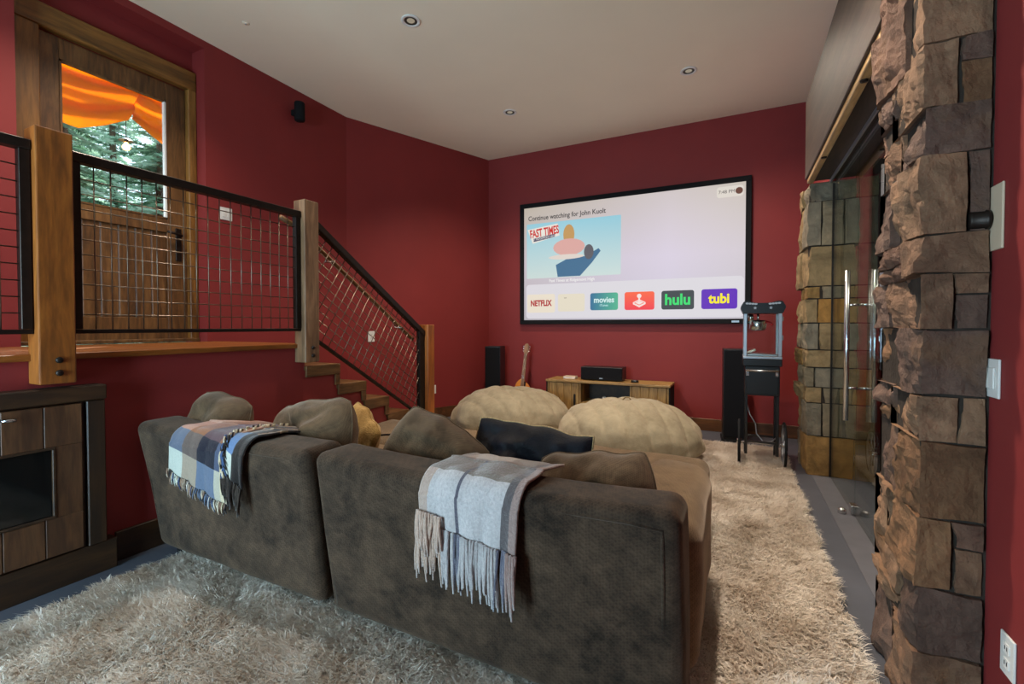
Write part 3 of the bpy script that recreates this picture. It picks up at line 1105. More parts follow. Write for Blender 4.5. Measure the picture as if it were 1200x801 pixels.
c1 = k.ramp(sep.outputs['X'], [(0.0, srgb(186, 174, 172)), (0.45, srgb(212, 202, 216)), (0.7, srgb(226, 216, 236)), (1.0, srgb(212, 204, 206))])
c2 = k.ramp(sep.outputs['Z'], [(0.0, srgb(190, 190, 204)), (0.5, srgb(220, 210, 224)), (1.0, srgb(204, 192, 164))])
col = k.mix(0.5, c1, c2)
k.l(col, k.b.inputs['Emission Color'])
k.b.inputs['Emission Strength'].default_value = EM
k.set(Base_Color=(0.02, 0.02, 0.02, 1), Roughness=0.7)
SP = SY + 0.022
pic = under(box('picture', SX0 + fw, SX1 - fw, SP, SP + 0.01, SZ0 + fw, SZ1 - fw, k.m), sc)


def sp(px, py):
    return at(px, py, y=SP)


def zx(zx_, zy_):
    """coordinates measured on an enlargement of the picture"""
    return sp(600 + 0.3 * zx_, 200 + 0.3 * zy_)


layer = [0]


def card(x0, y0, x1, y1, mat, r=0.02, dy=0.001, name='tile'):
    """a rounded menu tile, corners given on the enlargement (top-left, bottom-right)"""
    A, B = zx(x0, y0), zx(x1, y1)
    w, h = abs(B.x - A.x), abs(A.z - B.z)
    cx, cz = (A.x + B.x) / 2, (A.z + B.z) / 2
    o = prism(name, [(cx + p[0], cz + p[1]) for p in rrect(w, h, r)], 'y', SP - dy - 0.001, SP - dy, mat)
    return under(o, sc), cx, cz, w, h


def grad(name, ca, cb, axis='Z', strength=EM):
    k = NT(name)
    s_ = k.n('ShaderNodeSeparateXYZ')
    k.l(k.coords('Generated'), s_.inputs[0])
    k.l(k.ramp(s_.outputs[axis], [(0.0, ca), (1.0, cb)]), k.b.inputs['Emission Color'])
    k.b.inputs['Emission Strength'].default_value = strength
    k.set(Base_Color=(0.02, 0.02, 0.02, 1))
    return k.m


def flat(name, r, g, b):
    return emis(name, srgb(r, g, b), EM)


dark_ink = flat('ink_dark', 62, 58, 58)
# large shelf strip (rounded bar behind the app tiles)
card(56, 446, 905, 570, flat('menu_bar', 224, 220, 226), 0.05, 0.0006)
# heading
t0 = zx(64, 192)
hA, hB = zx(64, 187), zx(366, 158)
text('heading', 'Continue watching for John Kuolt', ((hA.x + hB.x) / 2, SP - 0.002, (hA.z + hB.z) / 2), 0.098, dark_ink, None, bold=0.0015)
under(bpy.data.objects['heading'], sc)
bpy.context.view_layer.update()
o = bpy.data.objects['heading']
o.scale[0] = (hB.x - hA.x) / max(o.dimensions.x, 1e-4)
# film card: a plain blue card with generic shapes in the poster's colours
_, cx, cz, w, h = card(58, 211, 425, 404, grad('card_blue', srgb(206, 222, 218), srgb(150, 206, 222)), 0.012, 0.0012, 'film_card')


def blob(pts, mat, dy, name='print'):
    o = prism(name, [(cx + a * w / 2, cz + b * h / 2) for a, b in pts], 'y', SP - dy - 0.0006, SP - dy, mat)
    return under(o, sc)


def ell(ax, ay, rx, ry, n=18):
    return [(ax + rx * math.cos(2 * math.pi * i / n), ay + ry * math.sin(2 * math.pi * i / n)) for i in range(n)]


blob([(-0.98, 0.80), (-0.30, 0.93), (-0.26, 0.50), (-0.86, 0.28)], flat('title_white', 236, 230, 220), 0.0024)
under(text('title', 'FAST TIMES', (cx - 0.60 * w / 2, SP - 0.0036, cz + 0.66 * h / 2), 0.165, flat('title_red', 206, 34, 28), None, (R(90), R(-5), 0), 0.005, sx=0.56), sc)
blob([(-0.84, 0.46), (-0.36, 0.58), (-0.36, 0.46), (-0.84, 0.34)], flat('title_bar', 70, 66, 96), 0.0030)
under(text('subtitle', 'AT RIDGEMONT HIGH', (cx - 0.60 * w / 2, SP - 0.0040, cz + 0.46 * h / 2), 0.05, flat('title_sub', 226, 220, 214), None, (R(90), R(-5), 0), 0.0, sx=0.75), sc)
blob(ell(-0.06, 0.50, 0.12, 0.36), flat('shape_blond', 196, 150, 84), 0.0018)
blob(ell(-0.06, 0.06, 0.34, 0.30), flat('shape_pink', 222, 168, 160), 0.0022)
blob([(-0.30, -0.98), (-0.34, -0.55), (-0.1, -0.36), (0.3, -0.3), (0.56, -0.06), (0.60, -0.16), (0.42, -0.55), (0.18, -0.98)], flat('shape_blue', 52, 104, 142), 0.0026)
blob(ell(0.36, -0.16, 0.10, 0.26), flat('shape_grey', 88, 84, 92), 0.0032)
blob(ell(-0.12, -0.28, 0.38, 0.09), flat('shape_pale', 226, 214, 204), 0.0030)
cA = zx(232, 426)
under(text('caption', 'Fast Times at Ridgemont High', (cA.x, SP - 0.002, cA.z), 0.062, flat('ink_white', 242, 240, 238), None, bold=0.001, sx=0.92), sc)
# clock pill
_, cx2, cz2, w2, h2 = card(800, 66, 905, 96, flat('pill', 226, 218, 208), 0.035, 0.0012, 'clock_pill')
under(text('clock', '7:48', (cx2 - 0.085, SP - 0.003, cz2), 0.058, dark_ink), sc)
under(text('clock', 'PM', (cx2 + 0.02, SP - 0.003, cz2), 0.058, dark_ink), sc)
under(prism('profile_disc', [(cx2 + w2 / 2 - 0.05 + 0.042 * math.cos(2 * math.pi * i / 18), cz2 + 0.042 * math.sin(2 * math.pi * i / 18)) for i in range(18)], 'y', SP - 0.004, SP - 0.003, flat('profile', 96, 50, 34)), sc)
# app tiles
cream = flat('tile_cream', 238, 226, 206)
tiles = [('tile', 60, 484, 168, 553, cream), ('tile', 180, 482, 284, 548, flat('tile_pale', 232, 222, 200)),
         ('tile', 306, 478, 414, 543, grad('tile_teal', srgb(22, 100, 146), srgb(70, 178, 136), 'X')),
         ('tile', 440, 474, 556, 542, grad('tile_red', srgb(244, 22, 50), srgb(255, 92, 30))),
         ('tile', 584, 469, 711, 540, flat('tile_dark', 48, 56, 62)), ('tile', 740, 463, 880, 538, flat('tile_violet', 92, 8, 186))]
info = []
for nm, x0, y0, x1, y1, mt in tiles:
    info.append(card(x0, y0, x1, y1, mt, 0.03, 0.0014))


def tile_text(i, s, size, mat, bold, sx=1.0, dz=0.0, dx=0.0):
    _, a, b, ww, hh = info[i]
    under(text('lettering', s, (a + dx, SP - 0.0045, b + dz), size, mat, None, bold=bold, sx=sx), sc)


tile_text(0, 'NETFLIX', 0.12, flat('netflix_red', 178, 22, 30), 0.005, 0.74)
tile_text(1, '...', 0.06, flat('ink_soft', 120, 108, 92), 0.002, 1.0, 0.085, -0.09)
tile_text(2, 'movies', 0.115, flat('ink_pale', 214, 240, 238), 0.003, 0.9, 0.02)
tile_text(2, 'iTunes', 0.045, flat('ink_pale2', 180, 224, 224), 0.001, 1.0, -0.055)
tile_text(4, 'hulu', 0.20, flat('hulu_green', 44, 226, 110), 0.006, 0.95, 0.0)
tile_text(5, 'tubi', 0.17, flat('tubi_yellow', 255, 236, 0), 0.006, 0.92, 0.0)
_, a, b, ww, hh = info[3]
wht = flat('icon_white', 252, 232, 226)


def icon(pts, dy, mat=wht):
    under(prism('icon', [(a + p_[0], b + p_[1]) for p_ in pts], 'y', SP - dy - 0.0008, SP - dy, mat), sc)


icon([(0.0, 0.0 - 0.09), (0.085, -0.045), (0.085, -0.02), (0.0, 0.02), (-0.085, -0.02), (-0.085, -0.045)], 0.004)
icon([(0.0, -0.062), (0.07, -0.03), (0.0, 0.005), (-0.07, -0.03)], 0.0052, flat('icon_red', 250, 90, 60))
icon([(0.0, -0.052), (0.055, -0.027), (0.0, 0.0), (-0.055, -0.027)], 0.0064)
icon([(-0.011, -0.02), (0.011, -0.02), (0.011, 0.06), (-0.011, 0.06)], 0.0076)
icon([(0.030 * math.cos(2 * math.pi * i / 16), 0.066 + 0.030 * math.sin(2 * math.pi * i / 16)) for i in range(16)], 0.0078)
bA = at(862, 374, y=SY)
under(box('badge', bA.x - 0.045, bA.x + 0.04, SY - 0.003, SY - 0.0005, SZ0 + 0.018, SZ0 + 0.042, M['alu']), sc)


# ================================================================== CONSOLE, SPEAKERS, GUITAR
cx0, cx1, cyf, cyb, ctop = -2.36, -0.74, 5.93, 6.36, 0.615
cs = thing('media_console', 'light oak media console with open shelf under the screen', 'console', ((cx0 + cx1) / 2, 6.15, 0))
under(box('top', cx0 - 0.02, cx1 + 0.02, cyf - 0.02, cyb, ctop - 0.03, ctop, M['oak_h'], None, 0.004), cs)
under(box('base', cx0, cx1, cyf + 0.02, cyb, 0.0, 0.07, M['oak_h'], None, 0.003), cs)
for xx in (cx0, cx0 + 0.46, cx1 - 0.48, cx1 - 0.022):
    under(box('side_panel', xx, xx + 0.022, cyf, cyb - 0.002, 0.071, ctop - 0.031, M['oak'], None, 0.002), cs)
under(box('end_strip', cx0 - 0.016, cx0 - 0.001, cyf - 0.005, cyb, 0.0, ctop - 0.031, M['blackmatte']), cs)
under(box('end_strip', cx1 + 0.001, cx1 + 0.016, cyf - 0.005, cyb, 0.0, ctop - 0.031, M['blackmatte']), cs)
under(box('shelf', cx0 + 0.483, cx1 - 0.481, cyf + 0.01, cyb - 0.03, 0.30, 0.325, M['oak_h']), cs)
under(box('drawer_front', cx0 + 0.485, cx1 - 0.483, cyf + 0.004, cyf + 0.024, 0.09, 0.298, M['oak_h'], None, 0.003), cs)
under(box('back_panel', cx0 + 0.483, cx1 - 0.481, cyb - 0.03, cyb - 0.01, 0.071, ctop - 0.031, M['cabdark']), cs)
for xa, xb, hxp in ((cx0 + 0.025, cx0 + 0.457, cx0 + 0.40), (cx1 - 0.455, cx1 - 0.025, cx1 - 0.42)):
    n = 4
    for i in range(n):
        u0 = xa + (xb - xa) * i / n
        under(box('door_slat', u0 + 0.0015, u0 + (xb - xa) / n - 0.0015, cyf - 0.004, cyf + 0.016, 0.075, ctop - 0.034, M['oak'], None, 0.003), cs)
    under(box('handle', hxp - 0.012, hxp + 0.012, cyf - 0.022, cyf - 0.005, 0.28, 0.43, M['black'], None, 0.004), cs)
rm_ = tag(lathe('set_top_puck', [(0.0, 0.0), (0.045, 0.0), (0.05, 0.008), (0.048, 0.03), (0.0, 0.034)], M['black'], None, 20), 'small round black device on the oak console top', 'device')
rm_.location = at(744, 446, y=6.05)
rm_.location.z = ctop
bk = thing('paper_stack', 'thin pale book lying on the oak console top', 'book', (-2.08, 6.1, ctop))
for i, (s_, m_) in enumerate(((0.0, M['beige_plate']), (0.012, M['white']), (0.028, M['beige_plate']))):
    o = box('cover' if i != 1 else 'pages', -0.085, 0.085, -0.06, 0.06, s_ + 0.0005, (s_ + 0.012) if i != 1 else 0.028, m_, bk, 0.002)
sb = tag(lathe('shelf_device', [(0.0, 0.0), (0.03, 0.0), (0.034, 0.04), (0.02, 0.07), (0.0, 0.075)], M['white'], None, 18), 'tiny pale gadget in the open shelf of the console', 'gadget')
sb.location = (-1.60, 6.1, 0.326)

cspk = thing('centre_speaker', 'wide black centre speaker standing on the oak console', 'speaker', (-1.62, 6.12, ctop))
box('cabinet', -0.285, 0.285, -0.10, 0.14, 0.012, 0.185, M['black'], cspk, 0.006, 2)
box('grille', -0.278, 0.278, -0.114, -0.101, 0.02, 0.178, M['grille'], cspk, 0.005, 2)
box('badge', -0.022, 0.022, -0.117, -0.1145, 0.03, 0.042, M['alu'], cspk)
for sx in (-0.22, 0.22):
    lathe('foot', [(0.016, 0.0), (0.018, 0.012), (0.0, 0.012)], M['black'], cspk, 12, (sx, 0.0, 0.0))


def tower(label, x, y, w, dp, h, rz):
    t = thing('tower_speaker', label, 'speaker', (x, y, 0), rz)
    box('cabinet', -w / 2, w / 2, -dp / 2, dp / 2, 0.03, h, M['black'], t, 0.005, 2)
    box('grille', -w / 2 + 0.008, w / 2 - 0.008, -dp / 2 - 0.012, -dp / 2 - 0.001, 0.06, h - 0.015, M['grille'], t, 0.004)
    box('plinth', -w / 2 - 0.015, w / 2 + 0.015, -dp / 2 - 0.015, dp / 2 + 0.015, 0.0, 0.029, M['blackmatte'], t, 0.004)
    return t


tower('tall black floor speaker in the dark corner behind the guitar', -3.30, 6.13, 0.24, 0.28, 1.05, R(12))
tower('tall black floor speaker behind the popcorn cart', -0.02, 6.02, 0.23, 0.30, 1.085, R(4))

# electric guitar on a floor stand
gt = thing('electric_guitar', 'electric guitar with amber body and dark stripe leaning in the corner', 'guitar', (-2.86, 6.08, 0.10), R(8))
gt.rotation_euler = (R(-9), R(4), R(6))
body = []
for i in range(40):
    a = 2 * math.pi * i / 40
    x = math.sin(a)
    z = -math.cos(a)
    rr = 0.165 if z < 0.0 else 0.135
    wv = 1 - 0.22 * math.exp(-((z - 0.15) / 0.28) ** 2)
    px_, pz_ = x * rr * wv, 0.24 + z * 0.24
    if x > 0.1 and z > 0.55:
        pz_ -= 0.05
        px_ += 0.02
    body.append((px_, pz_))
M['amber'] = plain('amber_lacquer', srgb(206, 122, 22), 0.25, noise_amt=0.2, nscale=10)
M['neckwood'] = wood('neck_wood', srgb(112, 76, 46), srgb(150, 106, 70), srgb(168, 124, 86), 'z', 6.0)
prism('body', body, 'y', -0.022, 0.022, M['amber'], gt, 0.006)
box('pickguard', -0.03, 0.05, -0.028, -0.023, 0.10, 0.44, M['blackmatte'], gt, 0.002)
for z in (0.17, 0.28):
    box('pickup', -0.04, 0.04, -0.034, -0.0285, z, z + 0.035, M['alu'], gt, 0.003)
box('bridge', -0.045, 0.045, -0.034, -0.0285, 0.11, 0.125, M['chrome'], gt, 0.002)
prism('neck', [(-0.028, 0.34), (0.028, 0.34), (0.022, 0.84), (-0.022, 0.84)], 'y', -0.036, -0.01, M['neckwood'], gt, 0.002)
hsd = prism('headstock', [(-0.022, 0.84), (0.022, 0.84), (0.036, 0.88), (0.032, 0.98), (0.012, 1.005), (-0.012, 1.005), (-0.032, 0.98), (-0.036, 0.88)], 'y', -0.028, -0.012, M['neckwood'], gt, 0.002)
for i in range(3):
    for s in (-1, 1):
        tube('tuning_peg', [(s * 0.032, -0.02, 0.89 + 0.035 * i), (s * 0.062, -0.02, 0.89 + 0.035 * i)], 0.007, M['chrome'], gt, 8)
for i in range(6):
    x = -0.015 + 0.006 * i
    tube('string', [(x, -0.040, 0.12), (x, -0.039, 0.86)], 0.0007, M['chrome'], gt, 4)
gs = thing('guitar_stand', 'black tubular stand holding the amber electric guitar', 'guitar stand', (-2.86, 6.14, 0))
tube('upright', [(0.0, 0.06, 0.02), (0.0, 0.10, 0.55)], 0.012, M['black'], gs)
for s in (-1, 1):
    tube('leg', [(0, 0.06, 0.06), (s * 0.16, -0.16, 0.012)], 0.011, M['black'], gs)
    tube('cradle_arm', [(s * 0.01, 0.05, 0.09), (s * 0.09, 0.02, 0.085), (s * 0.095, -0.11, 0.08), (s * 0.095, -0.125, 0.11)], 0.008, M['black'], gs)

# ================================================================== POPCORN CART
pc = thing('popcorn_cart', 'black popcorn machine on a two-wheeled cart beside the stone pillar', 'popcorn cart', (0.232, 5.15, 0))


def pcp(o):
    return under(o, pc)


X0, X1, Y0, Y1 = 0.078, 0.388, 5.0, 5.34
mach = pcp(box('machine_base', X0 - 0.012, X1 + 0.012, Y0 - 0.012, Y1 + 0.01, 0.965, 1.035, M['black'], None, 0.006))
pcp(box('sill', X0 - 0.012, X1 + 0.012, Y0 - 0.012, Y1 + 0.01, 1.036, 1.062, M['alu'], None, 0.004))
for xx in (X0 - 0.008, X1 - 0.022):
    for yy in (Y0 - 0.008, Y1 - 0.022):
        pcp(box('corner_post', xx, xx + 0.030, yy, yy + 0.030, 1.063, 1.475, M['alu'], None, 0.003))
pcp(box('glass_side', X0 + 0.002, X0 + 0.006, Y0 + 0.024, Y1 - 0.024, 1.063, 1.475, M['glass']))
pcp(box('glass_side', X1 - 0.006, X1 - 0.002, Y0 + 0.024, Y1 - 0.024, 1.063, 1.475, M['glass']))
pcp(box('glass_door', X0 + 0.024, X1 - 0.024, Y0 + 0.002, Y0 + 0.006, 1.063, 1.475, M['glass']))
pcp(box('glass_back', X0 + 0.024, X1 - 0.024, Y1 - 0.008, Y1 - 0.004, 1.063, 1.475, M['glass']))
for z in (1.22, 1.40):
    pcp(box('hinge', X1 + 0.008, X1 + 0.018, Y0 - 0.012, Y0 + 0.004, z, z + 0.045, M['chrome'], None, 0.002))
# crown: flared black canopy with a dipped top edge
crown = [(X0 - 0.012, 1.476), (X1 + 0.012, 1.476), (X1 + 0.036, 1.53), (X1 + 0.034, 1.545), (X1 + 0.008, 1.592), (X1 - 0.03, 1.594),
         (0.233 + 0.06, 1.576), (0.233 - 0.06, 1.576), (X0 + 0.03, 1.594), (X0 - 0.008, 1.592), (X0 - 0.034, 1.545), (X0 - 0.036, 1.53)]
cn = pcp(prism('canopy', crown, 'y', Y0 - 0.03, Y1 + 0.03, M['black'], None, 0.004))
M['print'] = plain('canopy_print', srgb(168, 172, 180), 0.5)


def star(cx_, cz_, r):
    return [(cx_ + (r if i % 2 == 0 else r * 0.42) * math.sin(math.pi * i / 5), cz_ + (r if i % 2 == 0 else r * 0.42) * math.cos(math.pi * i / 5)) for i in range(10)]


for sx in (-1, 1):
    sub(prism('star', star(0.233 + sx * 0.066, 1.528, 0.017), 'y', Y0 - 0.032, Y0 - 0.0305, M['print']), cn)
    for j in range(4):
        ex = 0.233 + sx * (0.06 + 0.025 * j)
        sub(prism('scroll', [(ex + 0.014 * math.cos(2 * math.pi * i / 12), 1.566 + 0.002 * j + 0.009 * math.sin(2 * math.pi * i / 12)) for i in range(12)], 'y', Y0 - 0.032, Y0 - 0.0305, M['print']), cn)
kt = pcp(lathe('kettle', [(0.0, 1.305), (0.055, 1.31), (0.072, 1.33), (0.075, 1.395), (0.066, 1.41), (0.0, 1.416)], M['chrome'], None, 24, (0.20, 5.17, 0)))
pcp(tube('kettle_hanger', [(0.20, 5.17, 1.41), (0.20, 5.17, 1.478)], 0.010, M['chrome'], None, 10))
pcp(lathe('lamp_housing', [(0.022, 1.40), (0.026, 1.44), (0.018, 1.47), (0.0, 1.475)], M['chrome'], None, 16, (0.135, 5.1, 0)))
M['redplastic'] = plain('red_plastic', srgb(170, 20, 26), 0.4)
pcp(tube('kettle_handle', [(0.262, 5.15, 1.40), (0.305, 5.13, 1.385), (0.325, 5.12, 1.36)], 0.011, M['redplastic'], None, 10))
pcp(prism('serving_tray', [(X0 + 0.03, 1.065), (X1 - 0.03, 1.065), (X1 - 0.03, 1.075), (X0 + 0.10, 1.082), (X0 + 0.03, 1.075)], 'y', Y0 + 0.03, Y1 - 0.04, M['alu']))
pcp(tube('scoop', [(X0 + 0.03, 5.08, 1.09), (X0 + 0.10, 5.10, 1.12)], 0.012, M['white'], None, 8))
# cart
pcp(box('cart_box', X0 + 0.005, X1 - 0.005, Y0 + 0.005, Y1 - 0.01, 0.68, 0.964, M['black'], None, 0.005))
pcp(box('cart_door', X0 + 0.02, X1 - 0.02, Y0 - 0.004, Y0 + 0.004, 0.695, 0.92, M['black'], None, 0.003))
pcp(tube('push_handle', [(X0 + 0.02, Y0, 0.925), (X0 + 0.02, Y0 - 0.055, 0.925), (X1 - 0.02, Y0 - 0.055, 0.925), (X1 - 0.02, Y0, 0.925)], 0.010, M['chrome'], None, 10))
for s_x in (X0 + 0.03, X1 - 0.03):
    pcp(box('handle_bracket', s_x - 0.014, s_x + 0.014, Y0 - 0.008, Y0 + 0.002, 0.87, 0.935, M['chrome'], None, 0.003))
for xx in (X0 + 0.008, X1 - 0.034):
    for yy in (Y0 + 0.01, Y1 - 0.04):
        zb = 0.02 if yy > 5.2 else 0.10
        pcp(box('leg', xx, xx + 0.026, yy, yy + 0.026, zb, 0.679, M['black'], None, 0.003))
        if yy > 5.2:
            pcp(box('foot', xx - 0.004, xx + 0.030, yy - 0.004, yy + 0.030, 0.0, 0.0195, M['blackmatte']))
pcp(box('lower_brace', X0 + 0.035, X1 - 0.035, Y0 + 0.014, Y0 + 0.034, 0.215, 0.235, M['black'], None, 0.002))
pcp(box('lower_brace', X0 + 0.035, X1 - 0.035, Y1 - 0.036, Y1 - 0.016, 0.215, 0.235, M['black'], None, 0.002))
pcp(tube('axle', [(0.03, 5.03, 0.215), (0.435, 5.03, 0.215)], 0.010, M['chrome'], None, 10))
for xw in (0.040, 0.425):
    t_ = bmesh.new()
    WR = 0.205
    n1, n2 = 36, 10
    rg = []
    for i in range(n1):
        a = 2 * math.pi * i / n1
        rg.append([t_.verts.new((xw + 0.012 * math.cos(2 * math.pi * j / n2), 5.03 + (WR + 0.012 * math.sin(2 * math.pi * j / n2)) * math.cos(a), 0.217 + (WR + 0.012 * math.sin(2 * math.pi * j / n2)) * math.sin(a))) for j in range(n2)])
    for i in range(n1):
        for j in range(n2):
            t_.faces.new((rg[i][j], rg[(i + 1) % n1][j], rg[(i + 1) % n1][(j + 1) % n2], rg[i][(j + 1) % n2]))
    wh = pcp(bm_obj('wheel', t_, M['blackmatte'], None, True))
    wh2 = lathe('rim', [(WR - 0.012, -0.008), (WR - 0.024, -0.006), (WR - 0.024, 0.006), (WR - 0.012, 0.008)], M['alu'], None, 36, (xw, 5.03, 0.217), 'x', False)
    sub(wh2, wh)
    for i in range(14):
        a = 2 * math.pi * i / 14
        sub(tube('spoke', [(xw + (0.008 if i % 2 else -0.008), 5.03, 0.217), (xw, 5.03 + (WR - 0.02) * math.cos(a), 0.217 + (WR - 0.02) * math.sin(a))], 0.0028, M['alu'], None, 6), wh)
    sub(lathe('hub', [(0.0, -0.022), (0.024, -0.02), (0.024, 0.02), (0.0, 0.022)], M['chrome'], None, 16, (xw, 5.03, 0.217), 'x'), wh)
crd = tag(tube('power_cord', [(0.12, 5.36, 0.95), (0.11, 5.37, 0.55), (0.14, 5.30, 0.44), (0.19, 5.26, 0.36), (0.20, 5.24, 0.26), (0.26, 5.20, 0.19), (0.33, 5.2, 0.20), (0.37, 5.24, 0.23)], 0.006, M['alu'], None, 8), 'pale power cord looped under the popcorn cart', 'cord')
pc_cord = under(crd, pc)
del crd['label'], crd['category']


# ================================================================== BEAN BAGS
def beanbag(label, c, rx, ry, hz, seed, dent, rot):
    t = thing('bean_bag', label, 'bean bag', (c[0], c[1], 0), rot)
    nu, nv = 200, 80
    verts, faces = [], []
    for j in range(nv + 1):
        ph = -math.pi / 2 + math.pi * j / nv
        for i in range(nu):
            th = 2 * math.pi * i / nu
            cp, sp_ = math.cos(ph), math.sin(ph)
            e = 0.55 if ph < 0 else 0.92
            r_ = abs(cp) ** e
            x, y = r_ * math.cos(th), r_ * math.sin(th)
            z = (abs(sp_) ** 0.95) * (1 if sp_ > 0 else -1)
            p = Vector((x, y, z))
            nn = noise.fractal(p * 1.4 + Vector((seed, 0, 0)), 1, 2, 3) * 0.07
            # quilting channels run diagonally across the cover
            ch = abs(math.sin((x * 0.75 + y * 0.65 + 0.08 * nn) * 12.0)) ** 0.28
            k_ = 1 + nn * 0.6 + (ch - 1) * 0.04
            fold = math.sin(th * 11 + seed + 3 * z) * 0.012 * (1 - abs(z)) * 2
            X, Y, Z = x * rx * (k_ + fold), y * ry * (k_ + fold), z
            top = hz * (0.34 + (0.66 if Z > 0 else 0.34) * Z) + nn * 0.2 * hz * (Z > 0) + (ch - 1) * 0.045 * max(0, Z) ** 0.5
            dd = math.hypot(x - dent[0], y - dent[1])
            if Z > 0:
                top -= dent[2] * math.exp(-(dd / 0.28) ** 2)
                top += dent[2] * 0.35 * math.exp(-((dd - 0.4) / 0.16) ** 2)
            verts.append((X, Y, max(0.0, top)))
    for j in range(nv):
        for i in range(nu):
            faces.append((j * nu + i, j * nu + (i + 1) % nu, (j + 1) * nu + (i + 1) % nu, (j + 1) * nu + i))
    o = raw('cover', verts, faces, M['bean'], t, True)
    bm = bmesh.new()
    bm.from_mesh(o.data)
    bmesh.ops.remove_doubles(bm, verts=bm.verts, dist=1e-5)
    bm.to_mesh(o.data)
    bm.free()
    # round top seam patch with a small loop
    zt = hz * 0.97 - dent[2] * 0.9
    tube('carry_loop', [(dent[0] * rx - 0.05, dent[1] * ry, zt), (dent[0] * rx - 0.02, dent[1] * ry + 0.01, zt + 0.035), (dent[0] * rx + 0.03, dent[1] * ry, zt + 0.035), (dent[0] * rx + 0.05, dent[1] * ry, zt)], 0.009, M['seam'], t, 6)
    return t


beanbag('large beige plush bean bag in front of the guitar', (-2.58, 5.22), 0.76, 0.64, 0.575, 2.0, (0.1, 0.05, 0.07), R(15))
beanbag('large beige plush bean bag between the console and the chaise end', (-1.0, 4.74), 0.74, 0.70, 0.61, 7.0, (-0.05, 0.1, 0.025), R(-12))

# ================================================================== SOFA
def lean(y0, amount, zt):
    def f(p):
        return Vector((p.x, p.y - amount * max(0, p.z) / zt * (1 if True else 0), p.z))
    return f


def sofa_unit(name, label, x0, x1, top_out, arm, seed):
    """one piece of the sectional: back, base, seat, arm"""
    t = thing(name, label, 'sofa', ((x0 + x1) / 2, 2.0, 0))

    def dback(p):
        f = max(0, min(1, p.z / 0.8))
        q = p.copy()
        q.y -= 0.10 * f
        q.x += top_out[0] * f if p.x < (x0 + x1) / 2 else top_out[1] * f
        # slight sag of the top edge between the ends
        s = (p.x - x0) / (x1 - x0)
        if p.z > 0.5:
            q.z -= 0.018 * math.sin(math.pi * max(0, min(1, s))) * (p.z - 0.5) / 0.3
        return q
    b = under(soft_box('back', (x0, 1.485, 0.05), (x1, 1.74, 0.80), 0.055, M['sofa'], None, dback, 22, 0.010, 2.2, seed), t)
    # stitched piping round the rear panel

    def pp(x, z):
        q = dback(Vector((x, 1.487, z)))
        return (q.x, q.y - 0.0 + 0.004, q.z)
    m_ = 0.055
    pts = [pp(x0 + m_, 0.10), pp(x0 + m_, 0.4), pp(x0 + m_, 0.70)] + [pp(x0 + m_ + (x1 - x0 - 2 * m_) * i / 14, 0.755 if 0 < i < 14 else 0.745) for i in range(15)] + [pp(x1 - m_, 0.70), pp(x1 - m_, 0.4), pp(x1 - m_, 0.10)]
    under(tube('piping', pts, 0.006, M['sofa'], None, 6), t)
    ax0 = x1 - 0.30 if arm == 'right' else x1
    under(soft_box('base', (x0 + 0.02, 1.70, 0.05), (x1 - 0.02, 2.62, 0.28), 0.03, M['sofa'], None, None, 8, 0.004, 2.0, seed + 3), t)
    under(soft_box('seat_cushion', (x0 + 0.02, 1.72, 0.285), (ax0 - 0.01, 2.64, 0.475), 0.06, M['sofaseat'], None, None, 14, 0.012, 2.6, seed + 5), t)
    if arm == 'right':
        def darm(p):
            q = p.copy()
            if p.z > 0.4:
                q.z -= 0.02 * max(0, (p.y - 2.3) / 0.3)
            return q
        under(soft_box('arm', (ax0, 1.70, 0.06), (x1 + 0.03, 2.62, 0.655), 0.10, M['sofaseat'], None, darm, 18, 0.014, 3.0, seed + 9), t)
    for fx in (x0 + 0.08, x1 - 0.08):
        for fy in (1.56, 2.55):
            under(lathe('foot', [(0.022, 0.0), (0.028, 0.055), (0.0, 0.056)], M['blackmatte'], None, 12, (fx, fy, 0.0)), t)
    return t


sofa_unit('sofa_section', 'brown suede sofa section carrying the plaid blanket next to the cabinet', -3.06, -1.705, (-0.06, 0.0), None, 1.0)
sofa_unit('sofa_section', 'brown suede sofa section with one arm carrying the grey fringed throw', -1.655, -0.135, (-0.01, 0.0), 'right', 11.0)


def ottoman(label, x0, x1, y0, y1, h, seed):
    t = thing('ottoman', label, 'ottoman', ((x0 + x1) / 2, (y0 + y1) / 2, 0))
    under(soft_box('base', (x0 + 0.015, y0 + 0.015, 0.05), (x1 - 0.015, y1 - 0.015, 0.27), 0.03, M['sofaseat'], None, None, 8, 0.004, 2.0, seed), t)
    under(soft_box('cushion', (x0, y0, 0.275), (x1, y1, h), 0.075, M['sofaseat'], None, None, 14, 0.016, 2.2, seed + 4), t)
    for fx in (x0 + 0.08, x1 - 0.08):
        for fy in (y0 + 0.08, y1 - 0.08):
            under(lathe('foot', [(0.022, 0.0), (0.028, 0.055), (0.0, 0.056)], M['blackmatte'], None, 12, (fx, fy, 0.0)), t)


ottoman('light brown upholstered ottoman beyond the armrest facing the bean bag', -1.36, -0.15, 2.67, 3.34, 0.47, 21)
ottoman('light brown upholstered ottoman beside the stairs', -2.98, -1.39, 2.67, 3.42, 0.46, 31)


